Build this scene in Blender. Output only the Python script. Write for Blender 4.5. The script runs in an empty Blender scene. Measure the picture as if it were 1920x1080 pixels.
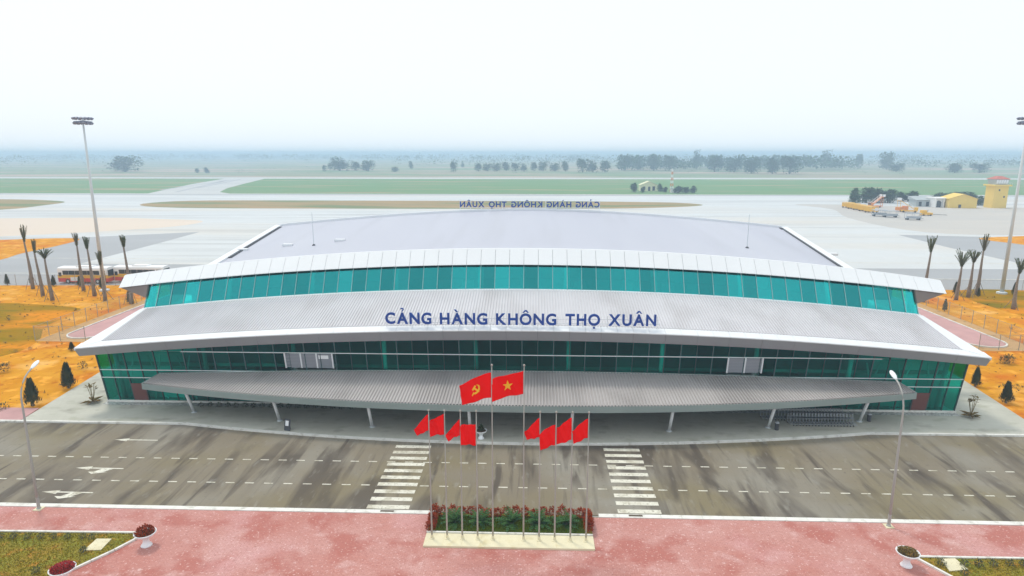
import bpy, bmesh, math, random
from mathutils import Vector, Matrix
SC = bpy.context.scene
COL = SC.collection
R = math.radians
# ------------------------------------------------------------------ camera
F_PX, CAM_H, CAM_X = 1225.0, 26.0, 1.2
PITCH, YAW = math.atan(252 / F_PX), R(2.0)
cam_d = bpy.data.cameras.new('camera'); cam = bpy.data.objects.new('camera', cam_d); COL.objects.link(cam)
cam.location = (CAM_X, 0, CAM_H)
cam.rotation_euler = (math.pi / 2 - PITCH, 0, YAW)
cam_d.sensor_width = 36.0; cam_d.lens = 36.0 * F_PX / 1920
cam_d.clip_start = 0.5; cam_d.clip_end = 30000
SC.camera = cam
SC.render.resolution_x, SC.render.resolution_y = 1024, 576
# ------------------------------------------------------------------ light
SUN_EL, SUN_AZ = R(62), R(318)          # azimuth clockwise from +y: high, from beyond the terminal and to the left
w = bpy.data.worlds.new('World'); SC.world = w; w.use_nodes = True
nt = w.node_tree; nt.nodes.clear()
sky = nt.nodes.new('ShaderNodeTexSky'); sky.sky_type = 'NISHITA'; sky.sun_disc = False
sky.sun_elevation = SUN_EL; sky.sun_rotation = SUN_AZ; sky.dust_density = 4.0; sky.air_density = 1.0; sky.ozone_density = 1.5
mixc = nt.nodes.new('ShaderNodeMix'); mixc.data_type = 'RGBA'; mixc.inputs[0].default_value = 0.86
mixc.inputs[7].default_value = (10.0, 10.7, 11.1, 1)     # overcast cloud sheet, even over the dome
bg = nt.nodes.new('ShaderNodeBackground'); bg.inputs[1].default_value = 0.1
wo = nt.nodes.new('ShaderNodeOutputWorld')
nt.links.new(sky.outputs[0], mixc.inputs[6]); nt.links.new(mixc.outputs[2], bg.inputs[0]); nt.links.new(bg.outputs[0], wo.inputs[0])
sl = bpy.data.lights.new('sun', 'SUN'); sl.energy = 1.4; sl.angle = R(11); sl.color = (1, 0.93, 0.82)
so = bpy.data.objects.new('sun', sl); COL.objects.link(so)
sd = Vector((math.sin(SUN_AZ) * math.cos(SUN_EL), math.cos(SUN_AZ) * math.cos(SUN_EL), math.sin(SUN_EL)))
so.rotation_euler = sd.to_track_quat('Z', 'Y').to_euler(); so.location = (0, -40, 120)
SC.view_settings.view_transform = 'Standard'; SC.view_settings.look = 'None'
SC.view_settings.exposure = 0.12; SC.view_settings.gamma = 1.0; SC.view_settings.use_curve_mapping = False
SC.cycles.use_denoising = True
SC.cycles.max_bounces = 8; SC.cycles.transparent_max_bounces = 16; SC.cycles.volume_bounces = 4
# ------------------------------------------------------------------ helpers
_F = Vector((-math.sin(YAW) * math.cos(PITCH), math.cos(YAW) * math.cos(PITCH), -math.sin(PITCH)))
_R = Vector((math.cos(YAW), math.sin(YAW), 0)); _U = _R.cross(_F); _C = Vector((CAM_X, 0, CAM_H))
def _ray(u, v): return _F + _R * ((u - 960) / F_PX) - _U * ((v - 540) / F_PX)
def g(u, v, z=0.0):                     # survey: where a photo point meets a level
    d = _ray(u, v); return _C + d * ((z - CAM_H) / d.z)
def atY(u, v, y):                       # survey: where a photo point meets an upright plane
    d = _ray(u, v); return _C + d * (y / d.y)

ORD = ['first', 'second', 'third', 'fourth', 'fifth', 'sixth', 'seventh', 'eighth', 'ninth', 'tenth', 'eleventh', 'twelfth',
       'thirteenth', 'fourteenth', 'fifteenth', 'sixteenth', 'seventeenth', 'eighteenth', 'nineteenth', 'twentieth']
def ordw(i):
    return ORD[i] if i < 20 else 'twenty-' + ORD[i - 20] if i < 29 else 'thirty-' + ORD[i - 30] if i > 29 else 'thirtieth'

MATS = {}
def mat(name, col, rough=0.7, var=0.0, scale=1.0, col2=None, metal=0.0, bump=0.0, bscale=8.0, stretch=(1, 1, 1), spec=0.4, detail=6.0, rampw=0.25):
    m = bpy.data.materials.new(name); m.use_nodes = True; t = m.node_tree; n = t.nodes; L = t.links
    b = n['Principled BSDF']; b.inputs['Roughness'].default_value = rough; b.inputs['Metallic'].default_value = metal
    b.inputs['Specular IOR Level'].default_value = spec
    c4 = (*col, 1)
    if var > 0 or col2:
        geo = n.new('ShaderNodeNewGeometry'); mp = n.new('ShaderNodeMapping'); mp.inputs['Scale'].default_value = stretch
        L.new(geo.outputs['Position'], mp.inputs[0])
        nz = n.new('ShaderNodeTexNoise'); nz.inputs['Scale'].default_value = scale; nz.inputs['Detail'].default_value = detail
        L.new(mp.outputs[0], nz.inputs[0])
        rp = n.new('ShaderNodeValToRGB'); rp.color_ramp.elements[0].position = 0.5 - rampw; rp.color_ramp.elements[1].position = 0.5 + rampw
        L.new(nz.outputs[0], rp.inputs[0])
        mx = n.new('ShaderNodeMix'); mx.data_type = 'RGBA'
        a = c4; c2 = (*col2, 1) if col2 else tuple(min(1, x * (1 + var)) for x in col) + (1,)
        if not col2: a = tuple(x * (1 - var) for x in col) + (1,)
        mx.inputs[6].default_value = a; mx.inputs[7].default_value = c2
        L.new(rp.outputs[0], mx.inputs[0]); L.new(mx.outputs[2], b.inputs['Base Color'])
    else:
        b.inputs['Base Color'].default_value = c4
    if bump > 0:
        geo2 = n.new('ShaderNodeNewGeometry'); nb = n.new('ShaderNodeTexNoise'); nb.inputs['Scale'].default_value = bscale; nb.inputs['Detail'].default_value = 5
        L.new(geo2.outputs['Position'], nb.inputs[0]); bp = n.new('ShaderNodeBump'); bp.inputs['Strength'].default_value = bump; bp.inputs['Distance'].default_value = 0.05
        L.new(nb.outputs[0], bp.inputs['Height']); L.new(bp.outputs[0], b.inputs['Normal'])
    MATS[name] = m
    return m

def layer(m, col, scale, lo, hi, stretch=(1, 1, 1), detail=4.0, amt=1.0, rot=0.0, kind='noise', seed=0.0, mask=None, distort=0.0):
    """lay another worn / stained colour over a material's base colour"""
    t = m.node_tree; n = t.nodes; L = t.links; b = n['Principled BSDF']
    geo = n.new('ShaderNodeNewGeometry'); mp = n.new('ShaderNodeMapping'); mp.inputs['Scale'].default_value = stretch
    mp.inputs['Rotation'].default_value = (0, 0, rot); mp.inputs['Location'].default_value = (seed, seed * 1.7, 0)
    L.new(geo.outputs['Position'], mp.inputs[0])
    if kind == 'noise':
        nz = n.new('ShaderNodeTexNoise'); nz.inputs['Detail'].default_value = detail; nz.inputs['Distortion'].default_value = distort; out = nz.outputs[0]
    else:
        nz = n.new('ShaderNodeTexVoronoi'); out = nz.outputs['Distance']
    nz.inputs['Scale'].default_value = scale; L.new(mp.outputs[0], nz.inputs[0])
    rp = n.new('ShaderNodeMapRange'); rp.inputs[1].default_value = lo; rp.inputs[2].default_value = hi; rp.inputs[4].default_value = amt
    L.new(out, rp.inputs[0])
    mx = n.new('ShaderNodeMix'); mx.data_type = 'RGBA'; mx.inputs[7].default_value = (*col, 1)
    src = b.inputs['Base Color']
    if src.is_linked: L.new(src.links[0].from_socket, mx.inputs[6])
    else: mx.inputs[6].default_value = src.default_value
    fo = rp.outputs[0]
    if mask:                                   # keep the stain to patches: (scale, lo, hi)
        nm = n.new('ShaderNodeTexNoise'); nm.inputs['Scale'].default_value = mask[0]; nm.inputs['Detail'].default_value = 3
        ml = n.new('ShaderNodeMapping'); ml.inputs['Location'].default_value = (seed * 3, seed, 0); L.new(geo.outputs['Position'], ml.inputs[0]); L.new(ml.outputs[0], nm.inputs[0])
        r2 = n.new('ShaderNodeMapRange'); r2.inputs[1].default_value = mask[1]; r2.inputs[2].default_value = mask[2]; L.new(nm.outputs[0], r2.inputs[0])
        mu = n.new('ShaderNodeMath'); mu.operation = 'MULTIPLY'; L.new(rp.outputs[0], mu.inputs[0]); L.new(r2.outputs[0], mu.inputs[1]); fo = mu.outputs[0]
    L.new(fo, mx.inputs[0]); L.new(mx.outputs[2], src)

def brick(m, w_, h_, mortar, col, amt=0.5, rot=0.0):
    t = m.node_tree; n = t.nodes; L = t.links; b = n['Principled BSDF']
    geo = n.new('ShaderNodeNewGeometry'); br = n.new('ShaderNodeTexBrick'); br.inputs['Scale'].default_value = 1.0
    mp = n.new('ShaderNodeMapping'); mp.inputs['Rotation'].default_value = (0, 0, rot); L.new(geo.outputs['Position'], mp.inputs[0])
    br.inputs['Brick Width'].default_value = w_; br.inputs['Row Height'].default_value = h_; br.inputs['Mortar Size'].default_value = mortar
    br.inputs['Color1'].default_value = (0, 0, 0, 1); br.inputs['Color2'].default_value = (0.35, 0.35, 0.35, 1); br.inputs['Mortar'].default_value = (1, 1, 1, 1)
    L.new(mp.outputs[0], br.inputs[0])
    mu = n.new('ShaderNodeMath'); mu.operation = 'MULTIPLY'; mu.inputs[1].default_value = amt; L.new(br.outputs[0], mu.inputs[0])
    mx = n.new('ShaderNodeMix'); mx.data_type = 'RGBA'; mx.inputs[7].default_value = (*col, 1); src = b.inputs['Base Color']
    L.new(src.links[0].from_socket, mx.inputs[6]); L.new(mu.outputs[0], mx.inputs[0]); L.new(mx.outputs[2], src)

def glass(name, tint, refl, fac, rough=0.02):
    m = bpy.data.materials.new(name); m.use_nodes = True; t = m.node_tree; n = t.nodes; n.remove(n['Principled BSDF'])
    tr = n.new('ShaderNodeBsdfTransparent'); tr.inputs[0].default_value = (*tint, 1)
    gl = n.new('ShaderNodeBsdfGlossy'); gl.inputs[0].default_value = (*refl, 1); gl.inputs['Roughness'].default_value = rough
    lw = n.new('ShaderNodeLayerWeight'); lw.inputs[0].default_value = 0.5; fr = n.new('ShaderNodeMath'); fr.operation = 'POWER'; fr.inputs[1].default_value = 4.0; t.links.new(lw.outputs['Facing'], fr.inputs[0])
    ad = n.new('ShaderNodeMath'); ad.operation = 'ADD'; ad.use_clamp = True; ad.inputs[1].default_value = fac
    t.links.new(fr.outputs[0], ad.inputs[0])
    oi = n.new('ShaderNodeObjectInfo'); mr = n.new('ShaderNodeMapRange'); mr.inputs[3].default_value = 0.78; mr.inputs[4].default_value = 1.12
    t.links.new(oi.outputs['Random'], mr.inputs[0])
    for nd, c in ((tr, tint), (gl, refl)):           # panes differ a little in tint
        vm = n.new('ShaderNodeVectorMath'); vm.operation = 'SCALE'; vm.inputs[0].default_value = c
        t.links.new(mr.outputs[0], vm.inputs['Scale']); t.links.new(vm.outputs[0], nd.inputs[0])
    mx = n.new('ShaderNodeMixShader'); t.links.new(ad.outputs[0], mx.inputs[0]); t.links.new(tr.outputs[0], mx.inputs[1]); t.links.new(gl.outputs[0], mx.inputs[2])
    t.links.new(mx.outputs[0], n['Material Output'].inputs[0]); MATS[name] = m
    return m

class MB:
    def __init__(s): s.v = []; s.f = []
    def add(s, vs, fs):
        o = len(s.v); s.v += [tuple(p) for p in vs]; s.f += [tuple(i + o for i in q) for q in fs]; return s
    def box(s, x0, y0, z0, x1, y1, z1):
        return s.add([(x0, y0, z0), (x1, y0, z0), (x1, y1, z0), (x0, y1, z0), (x0, y0, z1), (x1, y0, z1), (x1, y1, z1), (x0, y1, z1)],
                     [(0, 3, 2, 1), (4, 5, 6, 7), (0, 1, 5, 4), (1, 2, 6, 5), (2, 3, 7, 6), (3, 0, 4, 7)])
    def hexa(s, p):                      # 4 bottom corners counter-clockwise then 4 top corners
        return s.add(p, [(0, 3, 2, 1), (4, 5, 6, 7), (0, 1, 5, 4), (1, 2, 6, 5), (2, 3, 7, 6), (3, 0, 4, 7)])
    def bar(s, a, b, w, h=None, up=(0, 0, 1)):
        a = Vector(a); b = Vector(b); h = h or w; d = (b - a).normalized(); up = Vector(up)
        if abs(d.dot(up)) > 0.99: up = Vector((0, 1, 0))
        r = d.cross(up).normalized(); u = r.cross(d)
        q = [(-1, -1), (1, -1), (1, 1), (-1, 1)]
        vs = [a + r * (i * w / 2) + u * (j * h / 2) for i, j in q] + [b + r * (i * w / 2) + u * (j * h / 2) for i, j in q]
        return s.hexa(vs)
    def tube(s, pts, rad, n=8):
        pts = [Vector(p) for p in pts]; o = len(s.v); m = len(pts)
        if not hasattr(rad, '__len__'): rad = [rad] * m
        for k, p in enumerate(pts):
            d = (pts[min(k + 1, m - 1)] - pts[max(k - 1, 0)]).normalized()
            up = Vector((0, 1, 0)) if abs(d.z) > 0.9 else Vector((0, 0, 1))
            r = d.cross(up).normalized(); u = r.cross(d)
            for i in range(n):
                a = 2 * math.pi * i / n; s.v.append(tuple(p + (r * math.cos(a) + u * math.sin(a)) * rad[k]))
        for k in range(m - 1):
            for i in range(n):
                j = (i + 1) % n; s.f.append((o + k * n + i, o + k * n + j, o + (k + 1) * n + j, o + (k + 1) * n + i))
        s.f.append(tuple(o + i for i in range(n))[::-1]); s.f.append(tuple(o + (m - 1) * n + i for i in range(n)))
        return s
    def lathe(s, prof, n=20, c=(0, 0, 0)):
        o = len(s.v)
        for r, z in prof:
            for i in range(n):
                a = 2 * math.pi * i / n; s.v.append((c[0] + r * math.cos(a), c[1] + r * math.sin(a), c[2] + z))
        for k in range(len(prof) - 1):
            for i in range(n):
                j = (i + 1) % n; s.f.append((o + k * n + i, o + k * n + j, o + (k + 1) * n + j, o + (k + 1) * n + i))
        s.f.append(tuple(o + i for i in range(n))[::-1]); s.f.append(tuple(o + (len(prof) - 1) * n + i for i in range(n)))
        return s
    def prism(s, poly, z0, z1, ax='z'):  # polygon extruded along an axis
        n = len(poly); P = (lambda a, b, c: (a, b, c)) if ax == 'z' else (lambda a, b, c: (a, c, b)) if ax == 'y' else (lambda a, b, c: (c, a, b))
        return s.add([P(a, b, z0) for a, b in poly] + [P(a, b, z1) for a, b in poly],
                     [tuple(range(n))[::-1], tuple(range(n, 2 * n))] + [(i, (i + 1) % n, n + (i + 1) % n, n + i) for i in range(n)])
    def mesh(s, name, m=None, smooth=False):
        me = bpy.data.meshes.new(name); me.from_pydata(s.v, [], s.f); me.validate(); me.update()
        b = bmesh.new(); b.from_mesh(me); bmesh.ops.recalc_face_normals(b, faces=b.faces); b.to_mesh(me); b.free()
        if m: me.materials.append(MATS[m])
        if smooth: me.polygons.foreach_set('use_smooth', [True] * len(me.polygons))
        return me
    def obj(s, name, m, parent=None, loc=(0, 0, 0), smooth=False):
        return link(name, s.mesh(name, m, smooth), parent, loc)

def link(name, me, parent=None, loc=(0, 0, 0), rot=(0, 0, 0), scale=(1, 1, 1)):
    o = bpy.data.objects.new(name, me); COL.objects.link(o); o.parent = parent; o.location = loc; o.rotation_euler = rot; o.scale = scale
    return o
def tag(o, label, cat, group=None):
    o['label'] = label; o['category'] = cat
    if group: o['group'] = group
    return o
def thing(name, label, cat, loc=(0, 0, 0), rz=0.0, group=None):
    e = bpy.data.objects.new(name, None); COL.objects.link(e); e.location = loc; e.rotation_euler = (0, 0, rz); e.empty_display_size = 0.3
    return tag(e, label, cat, group)
def struct(o): o['kind'] = 'structure'; return o
def sheet(name, poly, z, m, thick=0.0):
    """level ground surface from a plan outline"""
    mb = MB()
    if thick: mb.prism(poly, z - thick, z)
    else: mb.add([(x, y, z) for x, y in poly], [tuple(range(len(poly)))])
    o = mb.obj(name, m); return struct(o)
def pp(*uv): return [tuple(g(u, v)[:2]) for u, v in uv]
def copy_tree(o, parent=None):
    c = o.copy(); COL.objects.link(c); c.parent = parent
    for ch in o.children: copy_tree(ch, c)
    return c

# ------------------------------------------------------------------ materials
mat('field', (0.31, 0.27, 0.18), 0.95, col2=(0.14, 0.25, 0.11), scale=0.012, stretch=(0.35, 1.6, 1), rampw=0.12)
layer(MATS['field'], (0.44, 0.33, 0.25), 0.006, 0.52, 0.62, (0.5, 2, 1), seed=31)
mat('airfield_grass', (0.10, 0.24, 0.065), 0.95, col2=(0.14, 0.25, 0.09), scale=0.02, stretch=(0.4, 1.5, 1))
layer(MATS['airfield_grass'], (0.40, 0.27, 0.15), 0.02, 0.56, 0.68, (0.4, 2.5, 1), seed=7, amt=.8)
layer(MATS['airfield_grass'], (0.24, 0.22, 0.12), 0.05, 0.54, 0.70, (0.25, 2.0, 1), seed=17, amt=.7)
mat('concrete_apron', (0.58, 0.60, 0.60), 0.8, var=0.05, scale=0.05, stretch=(0.25, 1, 1))
layer(MATS['concrete_apron'], (0.62, 0.54, 0.43), 0.025, 0.48, 0.68, (0.15, 1.2, 1), amt=0.45, seed=3)
layer(MATS['concrete_apron'], (0.36, 0.37, 0.37), 0.06, 0.52, 0.70, (0.10, 1.2, 1), amt=0.6, seed=13)
layer(MATS['concrete_apron'], (0.30, 0.30, 0.29), 0.16, 0.58, 0.72, (0.05, 1.0, 1), amt=0.5, seed=83)
brick(MATS['concrete_apron'], 5.0, 5.0, 0.06, (0.40, 0.40, 0.38), 0.28)
mat('asphalt_grey', (0.36, 0.37, 0.38), 0.85, var=0.10, scale=0.05, stretch=(0.2, 1, 1))
mat('runway', (0.50, 0.50, 0.48), 0.85, var=0.08, scale=0.03, stretch=(0.1, 1, 1))
mat('dry_island', (0.25, 0.21, 0.085), 0.95, col2=(0.40, 0.25, 0.10), scale=0.06, stretch=(0.3, 1.5, 1))
layer(MATS['dry_island'], (0.12, 0.19, 0.06), 0.04, 0.46, 0.60, (0.3, 1.2, 1), seed=9, amt=0.8)
mat('orange_soil', (0.58, 0.235, 0.012), 0.95, spec=0.0, col2=(0.68, 0.33, 0.03), scale=0.35, bump=1.0, bscale=1.1)
layer(MATS['orange_soil'], (0.58, 0.15, 0.012), 0.10, 0.50, 0.68, seed=4)
layer(MATS['orange_soil'], (0.86, 0.52, 0.18), 0.16, 0.58, 0.72, seed=19, amt=0.7)
layer(MATS['orange_soil'], (0.42, 0.11, 0.012), 0.9, 0.56, 0.70, seed=23, amt=0.65)
layer(MATS['orange_soil'], (0.88, 0.42, 0.06), 0.5, 0.56, 0.66, seed=63, amt=0.7)
mat('rough_lawn', (0.40, 0.19, 0.006), 0.95, spec=0.0, col2=(0.20, 0.17, 0.008), scale=0.07, stretch=(0.6, 1.4, 1), bump=0.5, bscale=3)
layer(MATS['rough_lawn'], (0.66, 0.25, 0.012), 0.09, 0.47, 0.62, (0.6, 1.4, 1), seed=5)
layer(MATS['rough_lawn'], (0.14, 0.15, 0.012), 0.11, 0.55, 0.68, (0.5, 1.6, 1), seed=44)
layer(MATS['rough_lawn'], (0.28, 0.13, 0.01), 1.1, 0.52, 0.7, seed=14, amt=.6)
mat('lawn', (0.33, 0.21, 0.02), 0.95, col2=(0.20, 0.22, 0.02), scale=0.5, bump=0.8, bscale=9, rampw=0.15)
layer(MATS['lawn'], (0.42, 0.20, 0.02), 1.2, 0.55, 0.68, seed=2)
mat('grass_blade', (0.20, 0.23, 0.015), 0.9, col2=(0.40, 0.25, 0.02), scale=1.0, spec=0.1)
mat('bed_grass', (0.13, 0.22, 0.015), 0.9, col2=(0.19, 0.24, 0.02), scale=1.5, spec=0.1)
mat('road', (0.215, 0.183, 0.130), 0.8, var=0.10, scale=0.12, bump=0.15, bscale=12)
layer(MATS['road'], (0.27, 0.255, 0.215), 0.13, 0.46, 0.66, (0.8, 0.6, 1), seed=71, amt=0.85)
layer(MATS['road'], (0.20, 0.165, 0.085), 0.10, 0.50, 0.66, (0.8, 1.2, 1), seed=41, amt=0.7)
layer(MATS['road'], (0.060, 0.046, 0.036), 0.32, 0.50, 0.60, (1.0, 0.22, 1), detail=5, amt=0.72, rot=R(-5), seed=11, mask=(0.07, .38, .54), distort=0.5)
layer(MATS['road'], (0.070, 0.055, 0.042), 0.80, 0.54, 0.63, (1.0, 0.10, 1), detail=5, amt=0.8, rot=R(4), seed=57, mask=(0.09, .40, .56), distort=0.4)
layer(MATS['road'], (0.085, 0.07, 0.052), 2.6, 0.56, 0.70, (1.0, 0.05, 1), detail=3, amt=0.45, seed=97, mask=(0.12, .45, .6), distort=0.3)
layer(MATS['road'], (0.33, 0.32, 0.28), 1.8, 0.60, 0.72, (1.0, 0.3, 1), detail=6, amt=0.35, seed=29)
layer(MATS['road'], (0.09, 0.08, 0.06), 2.5, 0.62, 0.75, detail=5, amt=0.5, seed=3)
mat('road_paint', (0.70, 0.68, 0.58), 0.7, var=0.12, scale=2.0)
layer(MATS['road_paint'], (0.36, 0.32, 0.22), 0.9, 0.48, 0.70, amt=0.75, seed=6)
layer(MATS['road_paint'], (0.25, 0.22, 0.15), 5.0, 0.55, 0.68, amt=0.7, seed=16)
mat('paver', (0.50, 0.21, 0.172), 0.9, col2=(0.58, 0.32, 0.285), scale=0.22, rampw=0.18)
layer(MATS['paver'], (0.42, 0.125, 0.095), 0.35, 0.50, 0.62, seed=8, amt=0.8)
layer(MATS['paver'], (0.66, 0.42, 0.39), 0.6, 0.58, 0.70, detail=6, seed=108, amt=0.6)
layer(MATS['paver'], (0.62, 0.34, 0.33), 0.18, 0.55, 0.7, seed=77, amt=0.7)
layer(MATS['paver'], (0.78, 0.55, 0.52), 6.5, 0.60, 0.70, detail=3, seed=28, amt=0.75)
layer(MATS['paver'], (0.80, 0.60, 0.57), 2.2, 0.68, 0.76, detail=4, seed=128, amt=0.7)
layer(MATS['paver'], (0.38, 0.12, 0.095), 7.5, 0.56, 0.70, detail=3, seed=228, amt=0.6)
layer(MATS['paver'], (0.30, 0.10, 0.08), 5.0, 0.60, 0.76, detail=3, seed=36, amt=0.55)
brick(MATS['paver'], 0.30, 0.15, 0.012, (0.33, 0.14, 0.12), 0.5, R(0))
mat('pink_path', (0.52, 0.30, 0.29), 0.9, var=0.10, scale=0.4)
mat('pavement', (0.45, 0.445, 0.375), 0.85, col2=(0.57, 0.565, 0.485), scale=0.25)
layer(MATS['pavement'], (0.36, 0.36, 0.27), 0.5, 0.54, 0.7, (1, 1.5, 1), seed=15, amt=0.7)
layer(MATS['pavement'], (0.24, 0.22, 0.18), 0.35, 0.60, 0.74, (1, 1.5, 1), seed=51, amt=0.6)
brick(MATS['pavement'], 0.6, 0.6, 0.015, (0.36, 0.36, 0.32), 0.35)
mat('pebbles', (0.62, 0.63, 0.60), 0.9, col2=(0.30, 0.30, 0.29), scale=5.0, bump=1.0, bscale=9, rampw=0.1)
mat('kerb_white', (0.74, 0.73, 0.68), 0.8, var=0.10, scale=1.2)
layer(MATS['kerb_white'], (0.42, 0.40, 0.34), 1.6, 0.55, 0.7, amt=0.7, seed=2)
mat('cream_concrete', (0.72, 0.66, 0.46), 0.85, var=0.08, scale=1.0)
layer(MATS['cream_concrete'], (0.55, 0.46, 0.22), 0.9, 0.56, 0.72, seed=5, amt=0.6)
mat('roof_lavender', (0.47, 0.485, 0.555), 0.5, var=0.03, scale=0.12, stretch=(1, 0.15, 1), spec=0.3)
layer(MATS['roof_lavender'], (0.40, 0.41, 0.46), 0.35, 0.52, 0.72, (1.0, 0.06, 1), seed=33, amt=0.4)
layer(MATS['roof_lavender'], (0.53, 0.545, 0.60), 0.10, 0.5, 0.7, (1.0, 0.2, 1), seed=53, amt=0.4)
mat('roof_rib', (0.61, 0.605, 0.63), 0.5, var=0.05, scale=0.3, spec=0.35)
layer(MATS['roof_rib'], (0.47, 0.455, 0.465), 0.25, 0.52, 0.7, (1, 0.3, 1), seed=3, amt=0.5)
mat('canopy_rib', (0.44, 0.415, 0.405), 0.55, var=0.06, scale=0.3, spec=0.35)
layer(MATS['canopy_rib'], (0.29, 0.27, 0.262), 0.25, 0.5, 0.68, (1, 0.3, 1), seed=21, amt=0.6)
mat('white_panel', (0.83, 0.85, 0.86), 0.45, var=0.02, scale=0.3)
mat('white_trim', (0.76, 0.78, 0.80), 0.45, var=0.03, scale=0.5)
mat('grey_panel', (0.32, 0.325, 0.345), 0.45, var=0.04, scale=0.25)
mat('sage_panel', (0.26, 0.315, 0.30), 0.55, var=0.06, scale=0.4)
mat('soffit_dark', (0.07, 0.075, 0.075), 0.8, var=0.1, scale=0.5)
mat('soffit', (0.20, 0.16, 0.14), 0.7, var=0.05, scale=0.5)  # wing underside: its shade is put into this darkened base colour
mat('joint', (0.12, 0.13, 0.14), 0.8)
mat('mullion_pale', (0.24, 0.46, 0.46), 0.4, spec=0.5)
mat('mullion', (0.06, 0.12, 0.125), 0.4, spec=0.5)
mat('mullion_dark', (0.035, 0.085, 0.085), 0.4, spec=0.5)
mat('transom', (0.60, 0.68, 0.68), 0.4)
glass('glass_upper', (0.22, 0.94, 0.90), (0.05, 0.62, 0.64), 0.38)
glass('glass_lower', (0.20, 0.86, 0.80), (0.07, 0.24, 0.27), 0.07)
mat('interior_wall', (0.42, 0.44, 0.44), 0.9, var=0.12, scale=0.2)
mat('interior_floor', (0.50, 0.50, 0.48), 0.5, var=0.05, scale=0.3)
mat('interior_column', (0.80, 0.82, 0.80), 0.6)
mat('slat_grey', (0.33, 0.345, 0.38), 0.5)
mat('louvre', (0.26, 0.28, 0.31), 0.5, var=0.05, scale=0.4)
mat('door_brown', (0.16, 0.06, 0.05), 0.6)
mat('paper_white', (0.82, 0.84, 0.86), 0.7)
mat('sign_blue', (0.010, 0.060, 0.30), 0.35, var=0.12, scale=0.8)
mat('steel', (0.36, 0.345, 0.31), 0.4, spec=0.5)
mat('lamp_pole', (0.38, 0.385, 0.36), 0.5, var=0.05, scale=0.5)
mat('galvanised', (0.60, 0.65, 0.67), 0.5, var=0.05, scale=0.5)
mat('lamp_glass', (0.82, 0.86, 0.90), 0.2)
mat('dark_metal', (0.06, 0.065, 0.075), 0.5)
mat('mast_head', (0.22, 0.25, 0.34), 0.5)
mat('flag_red', (0.88, 0.005, 0.003), 0.9, var=0.05, scale=1.0, spec=0.0)
mat('flag_yellow', (0.90, 0.55, 0.02), 0.7)
mat('trunk_grey', (0.23, 0.19, 0.15), 0.95, var=0.22, scale=2.5, stretch=(1, 1, 3), bump=0.5, bscale=6)
mat('trunk_far', (0.11, 0.09, 0.07), 0.95)
mat('palm_leaf', (0.145, 0.12, 0.05), 0.8, col2=(0.10, 0.125, 0.03), scale=0.6)
mat('palm_leaf_green', (0.06, 0.10, 0.03), 0.7, col2=(0.12, 0.13, 0.04), scale=0.6)
mat('leaf_dark', (0.030, 0.050, 0.018), 0.8, col2=(0.075, 0.085, 0.025), scale=1.2)
mat('leaf_cycad', (0.025, 0.095, 0.025), 0.7, col2=(0.06, 0.14, 0.03), scale=2, spec=0.2)
mat('leaf_red', (0.34, 0.045, 0.008), 0.8, col2=(0.18, 0.035, 0.008), scale=3, spec=0.1)
mat('flower_red', (0.42, 0.010, 0.010), 0.7, col2=(0.24, 0.006, 0.008), scale=5)
mat('leaf_mixed', (0.24, 0.12, 0.02), 0.8, col2=(0.10, 0.10, 0.02), scale=3)
mat('leaf_dry', (0.22, 0.12, 0.03), 0.8, col2=(0.11, 0.11, 0.03), scale=3)
mat('leaf_tree', (0.035, 0.095, 0.035), 0.9, col2=(0.07, 0.135, 0.05), scale=0.25, spec=0.1)
mat('leaf_far', (0.05, 0.10, 0.06), 0.9, col2=(0.08, 0.13, 0.07), scale=0.06, spec=0.1)
mat('urn_white', (0.86, 0.88, 0.90), 0.5, var=0.02, scale=2)
mat('planter_soil', (0.10, 0.06, 0.03), 0.95)
mat('bus_white', (0.85, 0.86, 0.86), 0.3); mat('bus_yellow', (0.85, 0.46, 0.005), 0.35); mat('bus_red', (0.68, 0.03, 0.03), 0.35)
mat('window_dark', (0.03, 0.045, 0.055), 0.15, spec=0.6); mat('tyre', (0.025, 0.025, 0.025), 0.9)
mat('vehicle_yellow', (0.82, 0.46, 0.03), 0.45, var=0.05, scale=1); mat('vehicle_orange', (0.72, 0.26, 0.06), 0.5)
mat('vehicle_grey', (0.38, 0.41, 0.44), 0.5)
mat('wall_yellow', (0.80, 0.58, 0.14), 0.9, var=0.04, scale=0.4); mat('wall_cream', (0.72, 0.70, 0.46), 0.9, var=0.04, scale=0.4)
mat('wall_white', (0.80, 0.80, 0.78), 0.9, var=0.03, scale=0.4); mat('roof_tile', (0.50, 0.16, 0.12), 0.85, var=0.08, scale=1)
mat('roof_sheet', (0.40, 0.44, 0.44), 0.7, var=0.06, scale=0.6)
mat('stone_brown', (0.20, 0.10, 0.05), 0.95, var=0.2, scale=1)
mat('fence_steel', (0.34, 0.33, 0.30), 0.6)
def mesh_fence_mat():
    m = bpy.data.materials.new('wire_mesh'); m.use_nodes = True; t = m.node_tree; n = t.nodes; b = n['Principled BSDF']
    b.inputs['Base Color'].default_value = (0.42, 0.40, 0.33, 1); b.inputs['Roughness'].default_value = 0.8
    b.inputs['Alpha'].default_value = 0.16; MATS['wire_mesh'] = m
mesh_fence_mat()

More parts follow.
